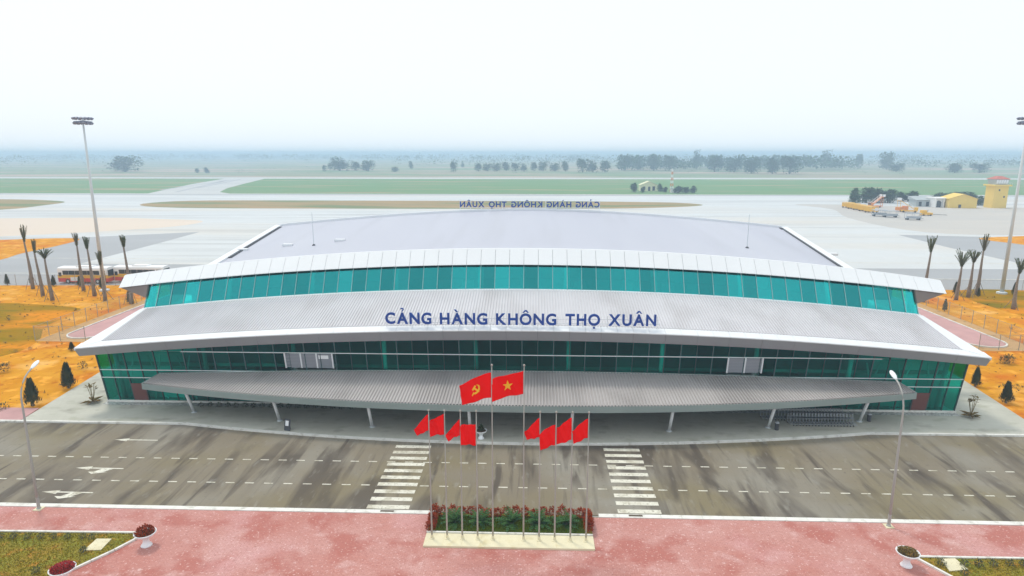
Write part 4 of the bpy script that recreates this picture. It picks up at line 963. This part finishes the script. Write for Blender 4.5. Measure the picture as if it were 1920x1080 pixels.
def scatter(name, polys, n, mats, label, seed, lo, hi):
    r = random.Random(seed); mb = MB()
    for k in range(n):
        x0, x1, y0, y1 = polys[k % len(polys)]; x, y = r.uniform(x0, x1), r.uniform(y0, y1); sz = r.uniform(lo, hi) * (2 if r.random() < .06 else 1)
        if name == 'clods':
            q = [Vector((x, y, -.05)) + Vector((d.x * sz, d.y * sz, d.z * sz * .7)) for d in [rdir(r) for _ in range(4)]]; mb.add(q, [(0, 1, 2), (0, 2, 3), (0, 3, 1), (1, 3, 2)])
        else:
            for j in range(7): leaf(mb, Vector((x, y, -.04)), rdir(r, .3, 1), sz * r.uniform(.7, 1.4), sz * .22)
    o = mb.obj(name, mats); o['kind'] = 'stuff'; tag(o, label, 'stones' if name == 'clods' else 'weeds')
AREAS = [(-95, -52, 60, 87), (-100, -71, 87, 122), (53, 95, 62, 87), (71, 105, 87, 123)]
scatter('clods', AREAS, 1000, 'stone_brown', 'loose earth clods scattered over the orange soil', 1, .06, .20)
scatter('weeds', AREAS, 500, 'leaf_dry', 'dry weeds scattered over the orange soil', 2, .16, .40)

# ------------------------------------------------------------------ luggage trolleys, sign board, bin
def trolley():
    e = thing('luggage_trolley', 'trolley', 'luggage trolley', (0, 0, .15), 0, 'nested luggage trolleys under the right canopy')
    mb = MB(); 
    for s in (-.3, .3): mb.bar((s, -.45, .18), (s, .45, .18), .04); mb.bar((s, .42, .18), (s * .9, .55, 1.0), .04)
    for k in range(4): mb.bar((-.3, -.4 + k * .26, .19), (.3, -.4 + k * .26, .19), .03)
    mb.obj('frame', 'vehicle_grey', e)
    MB().bar((-.3, .56, 1.0), (.3, .56, 1.0), .06).obj('handle', 'dark_metal', e)
    bk = MB(); 
    for z in (.62, .74, .86): bk.bar((-.27, .40 + z * .12, z), (.27, .40 + z * .12, z), .025)
    bk.box(-.27, .12, .60, .27, .46, .62); bk.obj('basket', 'vehicle_grey', e)
    for s in (-.28, .28): MB().tube([(s - .02, .36, .08), (s + .02, .36, .08)], .08, 8).obj('wheel', 'tyre', e)
    MB().tube([(-.02, -.4, .08), (.02, -.4, .08)], .08, 8).obj('wheel', 'tyre', e)
    return e
proto = trolley()
idx = 0
for row, (y, x0, n) in enumerate(((61.9, 24.2, 26), (60.6, 26.4, 20))):
    for k in range(n):
        o = proto if idx == 0 else copy_tree(proto); idx += 1
        o.location = (x0 + k * .30, y, .15); o.rotation_euler = (0, 0, R(0))
        o['label'] = 'grey luggage trolley in the %s row under the canopy, %s from the left' % (('back', 'front')[row], ordw(k))
p = g(541, 806, .15); e = thing('sign_board', 'small dark standing board with white notice under the canopy', 'sign', p, R(-15))
bd = MB().hexa([(-.32, -.25, 0), (.32, -.25, 0), (.32, -.21, 0), (-.32, -.21, 0), (-.32, -.02, 1.1), (.32, -.02, 1.1), (.32, .02, 1.1), (-.32, .02, 1.1)]).obj('board', 'dark_metal', e)
MB().hexa([(-.16, -.19, .5), (.18, -.19, .5), (.18, -.18, .5), (-.16, -.18, .5), (-.16, -.08, .98), (.18, -.08, .98), (.18, -.07, .98), (-.16, -.07, .98)]).obj('notice', 'paper_white', bd, (0, -.035, 0))
MB().bar((0, .3, 0), (0, 0, 1.05), .05).obj('leg', 'dark_metal', e)
for u, v, lab in ((1629, 790, 'dark litter bin beside the rightmost canopy column'), (1456, 806, 'dark litter bin beside the second canopy column from the right')):
    p = g(u, v, .15); e = thing('litter_bin', lab, 'bin', p)
    MB().lathe([(.16, 0), (.18, .02), (.2, .7), (.21, .72)], 14).obj('drum', 'dark_metal', e); MB().lathe([(.22, .72), (.2, .8), (.05, .86)], 14).obj('lid', 'vehicle_grey', e)

# ------------------------------------------------------------------ fences
def fence(pts, label, h=2.2, group=None, step=3.0):
    a0 = Vector((*pts[0], -.04)); e = thing('wire_fence', label, 'fence', a0, 0, group); mp = MB().tube([(0, 0, 0), (0, 0, h)], .045, 8)
    pm = mp.mesh('post', 'fence_steel')
    for i in range(len(pts) - 1):
        a = Vector((*pts[i], -.04)) - a0; b = Vector((*pts[i + 1], -.04)) - a0; n = max(1, round((b - a).length / step))
        for k in range(n + (1 if i == len(pts) - 2 else 0)): link('post', pm, e, a + (b - a) * k / n)
        for k in range(n):
            p, q = a + (b - a) * k / n, a + (b - a) * (k + 1) / n; z = Vector((0, 0, h - .1))
            MB().add([p + Vector((0, 0, .05)), q + Vector((0, 0, .05)), q + z, p + z], [(0, 1, 2, 3)]).obj('mesh_panel', 'wire_mesh', e)
            MB().bar(p + z, q + z, .03).obj('rail', 'fence_steel', e)
fence([(-62.5, 87.3), (-69.6, 87.0), (-69.8, 103.6), (-69.6, 122)], 'low wire mesh fence round the pink path at the left', group='wire fences')
fence([(61.5, 87.3), (69.2, 87.0), (69.5, 104), (69.6, 123)], 'low wire mesh fence round the pink path at the right', group='wire fences')
fence([(-140, 125.4), (-71, 126.4)], 'wire mesh fence between the soil bank and the parked buses', group='wire fences', step=4)
fence([(71, 127.2), (140, 126.4)], 'wire mesh fence along the apron at the right edge', group='wire fences', step=4)

# ------------------------------------------------------------------ buses
def bus(p, label):
    e = thing('bus', label, 'bus', p, 0, 'parked apron buses'); L_, W = 10.4, 2.6
    def side_box(nm, z0, z1, m, grow=0.0, x0=-L_ / 2, x1=L_ / 2): return MB().box(x0 - grow, -W / 2 - grow, z0, x1 + grow, W / 2 + grow, z1).obj(nm, m, e)
    side_box('skirt', .35, 1.15, 'bus_red'); side_box('belt', 1.15, 1.80, 'bus_yellow', .01)
    side_box('body', 1.80, 2.95, 'bus_white')
    mb = MB(); prof = [(-W / 2, 2.95), (W / 2, 2.95), (W / 2 - .12, 3.22), (W / 2 - .5, 3.34), (-W / 2 + .5, 3.34), (-W / 2 + .12, 3.22)]
    mb.prism(prof, -L_ / 2, L_ / 2, 'x'); mb.obj('roof', 'bus_white', e)
    MB().box(-1.6, -.8, 3.34, 1.6, .8, 3.52).obj('roof_unit', 'bus_white', e)
    for k in range(6):
        x = -4.1 + k * 1.28; MB().box(x, -W / 2 - .03, 1.84, x + 1.22, -W / 2 + .02, 2.68).obj('window', 'window_dark', e)
    MB().box(3.75, -W / 2 - .03, .5, 4.75, -W / 2 + .02, 2.7).obj('door', 'window_dark', e)
    MB().box(-5.0, -W / 2 - .03, 1.5, -4.4, -W / 2 + .02, 2.3).obj('window', 'window_dark', e)
    MB().box(L_ / 2 - .01, -1.1, 1.5, L_ / 2 + .03, 1.1, 2.8).obj('windscreen', 'window_dark', e)
    MB().box(-2.6, -W / 2 - .025, .55, -1.0, -W / 2 + .02, 1.35).obj('side_panel', 'bus_white', e)
    for x in (-3.2, 3.0):
        for y in (-W / 2 + .05, W / 2 - .35):
            wv = MB().tube([(x, y - .08, .48), (x, y + .3, .48)], .48, 16).obj('wheel', 'tyre', e); MB().tube([(x, y - .10, .48), (x, y, .48)], .24, 12).obj('rim', 'galvanised', wv)
    MB().box(L_ / 2 - .3, -W / 2 - .32, 2.2, L_ / 2 - .1, -W / 2 - .1, 2.7).obj('mirror', 'bus_white', e)
bus((-90.9, 129.2, -.05), 'white yellow and red parked bus standing farther left')
bus((-80.2, 130.8, -.05), 'white yellow and red parked bus half hidden by the wing tip')

# ------------------------------------------------------------------ far buildings and ground vehicles
def gable_house(loc, w_, d, h, rh, wall, roofm, label, rz_=0.0, wins=()):
    e = thing('house', label, 'house', loc, rz_)
    MB().prism([(-w_ / 2, 0), (w_ / 2, 0), (w_ / 2, h), (0, h + rh), (-w_ / 2, h)], 0, d, 'y').obj('wall', wall, e)
    mb = MB()
    for s in (-1, 1): mb.hexa([(s * (w_ / 2 + .4), -.4, h - .25), (s * (w_ / 2 + .4), d + .4, h - .25), (0, d + .4, h + rh + .05), (0, -.4, h + rh + .05),
                               (s * (w_ / 2 + .4), -.4, h - .1), (s * (w_ / 2 + .4), d + .4, h - .1), (0, d + .4, h + rh + .25), (0, -.4, h + rh + .25)])
    mb.obj('roof', roofm, e)
    for (x, z, ww, hh, nm) in wins: MB().box(x - ww / 2, -.08, z, x + ww / 2, .05, z + hh).obj(nm, 'window_dark', e)
    return e
a = g(1217, 358); gable_house((a.x, a.y, -.1), 12, 9, 4.4, 2.2, 'wall_cream', 'wall_cream', 'small cream gabled house among trees across the taxiway', 0, ((-3.6, 1, 1.6, 2.2, 'window'), (0, .1, 1.6, 3, 'door'), (3.2, .3, 1.8, 3, 'window')))
a = g(1804, 390); gable_house((a.x, a.y, -.05), 12.5, 10, 4.6, 2.0, 'wall_yellow', 'wall_yellow', 'yellow gabled house left of the control tower', R(-8), ((-1.2, .1, 1.2, 1.6, 'door'),))
a = g(1771, 389); e = thing('arcade_building', 'low white arched building joined to the yellow house', 'building', (a.x, a.y + 1, -.05))
MB().box(-4, 0.6, 0, 4, 8, 4.2).obj('wall', 'wall_white', e); MB().box(-4.3, -.4, 4.2, 4.3, 8.3, 4.7).obj('roof', 'wall_white', e)
for x in (-2.2, 1.8):
    MB().prism([(x - 1.2, 0)] + [(x + 1.2 * math.cos(t), 2.2 + 1.1 * math.sin(t)) for t in [math.pi * (1 - k / 8) for k in range(9)]] + [(x + 1.2, 0)], .45, .62, 'y').obj('arch', 'window_dark', e)
for x in (-4, -.2, 3.7): MB().box(x - .3, -.3, 0, x + .3, .3, 4.2).obj('pillar', 'wall_white', e)
a = g(1745, 388); e = thing('shed', 'low grey green shed left of the white arched building', 'shed', (a.x, a.y + 3, -.05))
MB().box(-5.5, 0, 0, 5, 7, 3.2).obj('wall', 'roof_sheet', e)
MB().hexa([(-5.9, -.5, 3.2), (5.4, -.5, 3.2), (5.4, 7.4, 3.2), (-5.9, 7.4, 3.2), (-5.9, -.5, 3.35), (5.4, -.5, 3.35), (5.4, 7.4, 4.8), (-5.9, 7.4, 4.8)]).obj('roof', 'roof_sheet', e)
for x in (-3.6, 0, 2.8): MB().box(x - .7, -.06, .2, x + .7, .05, 2.4).obj('door', 'window_dark', e)
a = g(1873, 390); e = thing('control_tower', 'yellow control tower with red cap beside the airfield', 'tower', (a.x, a.y, -.05))
MB().box(-3.3, 0, 0, 3.3, 6.4, 10.6).obj('shaft', 'wall_yellow', e); MB().box(-4.2, -.9, 10.6, 4.2, 7.3, 11.3).obj('gallery', 'wall_yellow', e)
cab = MB().hexa([(-2.8, .4, 11.3), (2.8, .4, 11.3), (2.8, 6, 11.3), (-2.8, 6, 11.3), (-3.2, 0, 13.9), (3.2, 0, 13.9), (3.2, 6.4, 13.9), (-3.2, 6.4, 13.9)]).obj('cab', 'roof_sheet', e)
for k in range(5): MB().hexa([(-2.7 + k * 1.1, .36, 11.6), (-1.75 + k * 1.1, .36, 11.6), (-1.75 + k * 1.1, .40, 11.6), (-2.7 + k * 1.1, .40, 11.6), (-2.9 + k * 1.18, -.02, 13.6), (-1.9 + k * 1.18, -.02, 13.6), (-1.9 + k * 1.18, .02, 13.6), (-2.9 + k * 1.18, .02, 13.6)]).obj('window', 'lamp_glass', cab)
MB().hexa([(-3.7, -.5, 13.9), (3.7, -.5, 13.9), (3.7, 6.9, 13.9), (-3.7, 6.9, 13.9), (-1, 2.2, 15.3), (1, 2.2, 15.3), (1, 4.2, 15.3), (-1, 4.2, 15.3)]).obj('roof', 'roof_tile', e)
for x, z in ((-1.0, 8.2), (1.6, 5.0)): MB().box(x - .35, -.06, z, x + .35, .05, z + .9).obj('window', 'window_dark', e)
gl = MB()
for k in range(9): gl.bar((-4.1 + k * 1.02, -.85, 11.3), (-4.1 + k * 1.02, -.85, 12.2), .06)
gl.bar((-4.1, -.85, 12.2), (4.1, -.85, 12.2), .08); gl.obj('railing', 'galvanised', e)
a = g(1259, 360); e = thing('antenna_mast', 'thin red and white lattice antenna mast beside the cream house', 'antenna', (a.x, a.y, -.1))
for k in range(8):
    z0, z1 = k * 2.0, (k + 1) * 2.0; w0, w1 = 1.0 - k * .09, 1.0 - (k + 1) * .09; mb = MB()
    c4 = [(-1, -1), (1, -1), (1, 1), (-1, 1)]
    for (i, j) in c4: mb.bar((i * w0, j * w0, z0), (i * w1, j * w1, z1), .22)
    for q in range(4): i, j = c4[q]; i2, j2 = c4[(q + 1) % 4]; mb.bar((i * w0, j * w0, z0), (i2 * w1, j2 * w1, z1), .16)
    mb.obj('lattice', 'bus_white' if k % 2 else 'vehicle_orange', e)
a = g(1265, 361); e = thing('hut', 'small white hut at the foot of the antenna mast', 'hut', (a.x, a.y - 1, -.1)); MB().box(-2.6, 0, 0, 2.6, 3, 2.6).obj('wall', 'wall_white', e); MB().box(-2.9, -.3, 2.6, 2.9, 3.3, 2.85).obj('roof', 'roof_sheet', e); MB().box(-.5, -.05, 0, .5, .05, 2).obj('door', 'window_dark', e)
def wheels(e, xs_, y, r_=.32):
    for x in xs_:
        for s in (-1, 1): MB().tube([(x, s * y - .1, r_), (x, s * y + .1, r_)], r_, 10).obj('wheel', 'tyre', e)
def dolly(loc, rz_, lab, m='vehicle_yellow', L_=4.4, hh=1.5):
    e = thing('baggage_cart', lab, 'cart', loc, rz_, 'carts parked on the far apron'); e.scale = (1.2, 1.25, 1.3)
    MB().box(-L_ / 2, -1.0, .45, L_ / 2, 1.0, .65).obj('deck', m, e)
    MB().box(-L_ / 2, -1.0, 1.95 if hh > 1 else 1.1, L_ / 2, 1.0, 2.1 if hh > 1 else 1.2).obj('canopy', m, e)
    MB().box(-L_ / 2 + .1, -.95, .65, L_ / 2 - .1, -.9, 1.85 if m == 'vehicle_yellow' else 1.2).obj('side_panel', m, e)
    for x in (-L_ / 2 + .1, 0, L_ / 2 - .1):
        for y in (-.95, .95): MB().bar((x, y, .65), (x, y, 1.98), .09).obj('post', m, e)
    wheels(e, (-L_ / 2 + .6, L_ / 2 - .6), .9); MB().bar((L_ / 2, 0, .5), (L_ / 2 + .9, 0, .45), .1).obj('hitch', 'dark_metal', e)
A, B = g(1590, 389.5), g(1633, 398.5); ang = math.atan2(B.y - A.y, B.x - A.x)
for k in range(5):
    q = A + (B - A) * (k / 4); dolly((q.x, q.y, -.05), R(-62), 'yellow baggage cart in the apron row, %s from the far end' % ordw(k))
for k, (u, v, lab) in enumerate(((1648, 405, 'grey cart leftmost in front of the yellow cart row'), (1668, 407, 'grey cart in the middle of the apron group'), (1711, 412, 'grey cart nearest the terminal on the far apron'))):
    q = g(u, v); dolly((q.x, q.y, -.05), R(-12), lab, 'vehicle_grey', 4.6)
def stairs(loc, rz_, lab, m):
    e = thing('boarding_stairs', lab, 'stairs vehicle', loc, rz_, 'boarding stairs on the far apron')
    MB().box(-3.2, -1.1, .5, 3.2, 1.1, 1.0).obj('chassis', m, e); MB().box(2.0, -1.0, 1.0, 3.4, 1.0, 2.4).obj('cab', m, e); MB().box(3.38, -.85, 1.5, 3.44, .85, 2.25).obj('windscreen', 'window_dark', e)
    MB().bar((2.6, 0, 1.1), (-3.6, 0, 5.2), 1.6, .25, (0, 0, 1)).obj('ramp', m, e)
    for k in range(12): t = k / 11; MB().box(2.4 - 6 * t - .15, -.75, 1.35 + 4 * t, 2.4 - 6 * t + .15, .75, 1.42 + 4 * t).obj('step', 'galvanised', e)
    for s in (-1, 1):
        MB().bar((2.6, s * .85, 2.2), (-3.6, s * .85, 6.3), .10).obj('handrail', 'bus_white', e)
        for k in range(5): t = k / 4; MB().bar((2.6 - 6.2 * t, s * .85, 1.1 + 4.1 * t), (2.6 - 6.2 * t, s * .85, 2.2 + 4.1 * t), .08).obj('baluster', 'bus_white', e)
    MB().box(-5.0, -1.0, 5.1, -3.4, 1.0, 5.3).obj('platform', m, e); MB().box(-5.0, -1.05, 5.3, -3.4, -.95, 6.4).obj('side_panel', 'bus_white', e); MB().box(-5.0, .95, 5.3, -3.4, 1.05, 6.4).obj('side_panel', 'bus_white', e)
    for x in (-4.8, -3.6): MB().bar((x, 0, 0.4), (x, 0, 5.1), .16).obj('prop', m, e)
    wheels(e, (-2.2, 2.4), 1.0, .42)
q = g(1640, 389); stairs((q.x, q.y, -.05), R(200), 'orange boarding stairs vehicle among the trees on the far apron', 'vehicle_orange')
q = g(1704, 398); stairs((q.x, q.y, -.05), R(-25), 'yellow boarding stairs vehicle with white railings on the far apron', 'vehicle_yellow')
q = g(1690, 396); e = thing('fuel_truck', 'low orange service truck beside the yellow boarding stairs', 'truck', (q.x, q.y, -.05), R(20), None)
MB().box(-2.6, -1.1, .5, 1.2, 1.1, 2.0).obj('body', 'vehicle_orange', e); MB().box(1.3, -1.1, .5, 2.8, 1.1, 2.4).obj('cab', 'vehicle_orange', e); MB().box(2.78, -.9, 1.5, 2.84, .9, 2.2).obj('windscreen', 'window_dark', e); wheels(e, (-1.6, 2.0), 1.05, .42)
q = g(1736, 404); e = thing('tow_tractor', 'yellow tow tractor with long tow bar on the far apron', 'tractor', (q.x, q.y, -.05), R(-5), None)
MB().box(-2.2, -1.1, .4, 2.2, 1.1, 1.3).obj('body', 'vehicle_yellow', e); MB().box(-2.1, -1.0, 1.3, -.2, 1.0, 2.3).obj('cab', 'vehicle_yellow', e); MB().box(-.22, -.85, 1.5, -.16, .85, 2.15).obj('windscreen', 'window_dark', e)
wheels(e, (-1.4, 1.4), 1.0, .45); MB().bar((2.2, 0, .6), (8.5, 0, .35), .16).obj('tow_bar', 'dark_metal', e); MB().bar((.6, .5, 1.3), (.9, .5, 2.4), .12).obj('exhaust', 'dark_metal', e)

# ------------------------------------------------------------------ trees
def crown_mesh(seed, n, blobs, leaf_s, m, tall=1.0):
    """unit tree crown: height about 1, width about 1, made of many leaf clumps"""
    r = random.Random(seed); mb = MB(); B_ = []
    for k in range(blobs):
        a = r.uniform(0, 6.28); rr = r.uniform(0, .30); B_.append((Vector((rr * math.cos(a), rr * math.sin(a), r.uniform(.20, .78))), r.uniform(.15, .26)))
    B_ += [(Vector((0, 0, .55)), .28), (Vector((.12, .05, .25)), .24), (Vector((-.14, -.05, .24)), .24)]
    for k in range(n):
        c, rad = B_[r.randrange(len(B_))]; d = rdir(r, -.7, 1); p = c + d * rad * r.uniform(.6, 1.05)
        leaf(mb, p, (d + rdir(r) * .9), leaf_s * r.uniform(.7, 1.5), leaf_s * .8)
    return mb.mesh('crown', m)
def trunk_mesh(seed):
    r = random.Random(seed); mb = MB().tube([(0, 0, 0), (.01, 0, .2), (0, .01, .45), (.01, 0, .7)], [.035, .028, .02, .008], 7)
    for k in range(4):
        a = k * 1.6 + seed; mb.tube([(0, 0, .26 + .05 * k), (.18 * math.cos(a), .18 * math.sin(a), .48 + .06 * k)], [.016, .006], 5)
    return mb.mesh('trunk', 'trunk_far')
near_c = [crown_mesh(200 + k, 1700, 10, .085, 'leaf_tree') for k in range(4)]
far_c = [crown_mesh(300 + k, 1300, 14, .085, 'leaf_far') for k in range(6)]
trk = [trunk_mesh(k) for k in range(3)]
def tree(u, v, wpx, vt, label, group, crowns, k):
    p = g(u, v); h = atY(u, vt, p.y).z + .1; wd = wpx * p.y / F_PX
    e = thing('tree', label, 'tree', (p.x, p.y, -.1), k * 2.1, group)
    link('crown', crowns[k % len(crowns)], e, scale=(wd * 1.15, wd * 1.15, h * 1.03)); link('trunk', trk[k % 3], e, scale=(max(wd, h * .5), max(wd, h * .5), h))
for k, (u, v, wd, vt) in enumerate([(1601, 383, 16, 350), (1622, 380, 22, 349), (1643, 379, 26, 352), (1664, 380, 24, 353), (1690, 377, 20, 358), (1710, 378, 20, 357), (1765, 378, 34, 361), (1806, 376, 40, 359), (1835, 385, 16, 366)]):
    tree(u, v, wd * 1.45, vt, 'dark green tree behind the apron vehicles, %s from the left' % ordw(k), 'trees behind the apron vehicles', near_c, k)
for k, (u, v, wd, vt, lab) in enumerate([(1189, 360, 16, 342, 'bushy tree left of the cream house'), (1205, 361, 10, 350, 'low tree at the left corner of the cream house'), (1238, 359, 12, 343, 'tree at the right corner of the cream house'),
    (1247, 360, 12, 350, 'low tree between the cream house and the antenna mast'), (1272, 362, 20, 348, 'round tree right of the antenna mast'), (1286, 362, 16, 350, 'middle tree of the row right of the antenna mast'), (1299, 362, 14, 347, 'last tree of the row right of the antenna mast')]):
    tree(u, v, wd, vt, lab, 'trees round the cream house', near_c, k + 2)
far = [(235, 322, 56, 293), (370, 324, 8, 315), (388, 325, 12, 314), (608, 322, 8, 310), (638, 320, 46, 294), (668, 320, 22, 303), (690, 321, 26, 301), (741, 322, 14, 312), (771, 317, 11, 302), (850, 323, 14, 304), (868, 314, 8, 303),
       (897, 321, 18, 306), (914, 321, 18, 307), (931, 321, 18, 305), (949, 320, 20, 304), (966, 321, 18, 306), (983, 321, 16, 306), (1001, 321, 16, 304), (1018, 321, 18, 303), (1040, 321, 20, 305), (1060, 321, 18, 302), (1092, 323, 26, 298), (1112, 323, 24, 300), (1134, 323, 24, 301),
       (1170, 320, 26, 290), (1196, 318, 28, 295), (1226, 320, 30, 289), (1254, 320, 26, 292), (1306, 318, 18, 281), (1340, 322, 36, 292), (1376, 323, 34, 295), (1408, 325, 30, 293), (1448, 326, 34, 296), (1480, 326, 38, 293),
       (1549, 314, 26, 281), (1609, 316, 16, 288), (1662, 318, 26, 285), (1680, 322, 26, 304), (1790, 324, 34, 306), (1836, 324, 34, 307)]
for k, (u, v, wd, vt) in enumerate(far):
    tree(u, v, wd, vt, 'hazy far tree beyond the runway, %s from the left' % ordw(k) if k < 40 else '', 'far trees beyond the runway', far_c, k)
# far woods: one hazy mass towards the horizon
r = random.Random(77); mb = MB()
def clump(cx, cy_, h, wd, n):
    for k in range(n):
        d = rdir(r, -.3, 1); p = Vector((cx, cy_, h * .45)) + Vector((d.x * wd / 2, d.y * wd / 2, d.z * h * .5)) * r.uniform(.6, 1.05)
        leaf(mb, p, d + rdir(r), h * .22, h * .2)
for band, (y0, y1, n, hmin, hmax) in enumerate(((1250, 1500, 130, 8, 17), (1600, 2100, 460, 10, 22), (2300, 3300, 800, 13, 26))):
    for k in range(n):
        y = r.uniform(y0, y1); x = r.uniform(-.95, .95) * y
        dens = 0.42 + .38 * math.sin(x / y * 5.5 + .9) + (.25 if x > 0 else 0)
        if r.random() > dens and band < 2: continue
        clump(x, y, r.uniform(hmin, hmax), r.uniform(14, 46) * (1 + band * .4), 26)
for k in range(170):       # thicker belt on the right
    y = r.uniform(1000, 1350); clump(r.uniform(.13, .47) * y, y, r.uniform(9, 24), r.uniform(16, 40), 60)
for k in range(60):
    y = r.uniform(1150, 1500); clump(r.uniform(.5, .85) * y, y, r.uniform(6, 16), r.uniform(16, 40), 40)
for k in range(120):       # low scrub along the field edges
    y = r.uniform(820, 1200); clump(r.uniform(-.9, .9) * y, y, r.uniform(2, 5), r.uniform(5, 14), 12)
o = mb.obj('distant_woods', 'leaf_far'); o['kind'] = 'stuff'; tag(o, 'hazy distant woods along the horizon', 'woods')
# low hills on the horizon
mb = MB(); n = 120
for i in range(n + 1):
    x = -7000 + 14000 * i / n
    hz = max(2, 18 + 10 * math.sin(i * .21) + 6 * math.sin(i * .53 + 1))
    hz = min(hz, 32)
    for yy, f_ in ((5000, 0), (5300, .8), (5600, 1), (6200, 0)): mb.v.append((x, yy, -.12 + hz * f_))
for i in range(n):
    for j in range(3): mb.f.append((i * 4 + j, (i + 1) * 4 + j, (i + 1) * 4 + j + 1, i * 4 + j + 1))
struct(mb.obj('hills', 'leaf_far', smooth=True))

# ------------------------------------------------------------------ haze
hm = bpy.data.materials.new('haze'); hm.use_nodes = True; t = hm.node_tree; t.nodes.remove(t.nodes['Principled BSDF'])
pv = t.nodes.new('ShaderNodeVolumePrincipled'); pv.inputs['Color'].default_value = (0.60, 0.79, 1.0, 1); pv.inputs['Density'].default_value = 0.00062; pv.inputs['Anisotropy'].default_value = 0.0
t.links.new(pv.outputs[0], t.nodes['Material Output'].inputs['Volume']); MATS['haze'] = hm
hz = MB().box(-9500, -450, -1.2, 9500, 9500, 38).obj('haze', 'haze'); hz['kind'] = 'stuff'; tag(hz, 'pale blue haze over the whole airfield', 'haze')
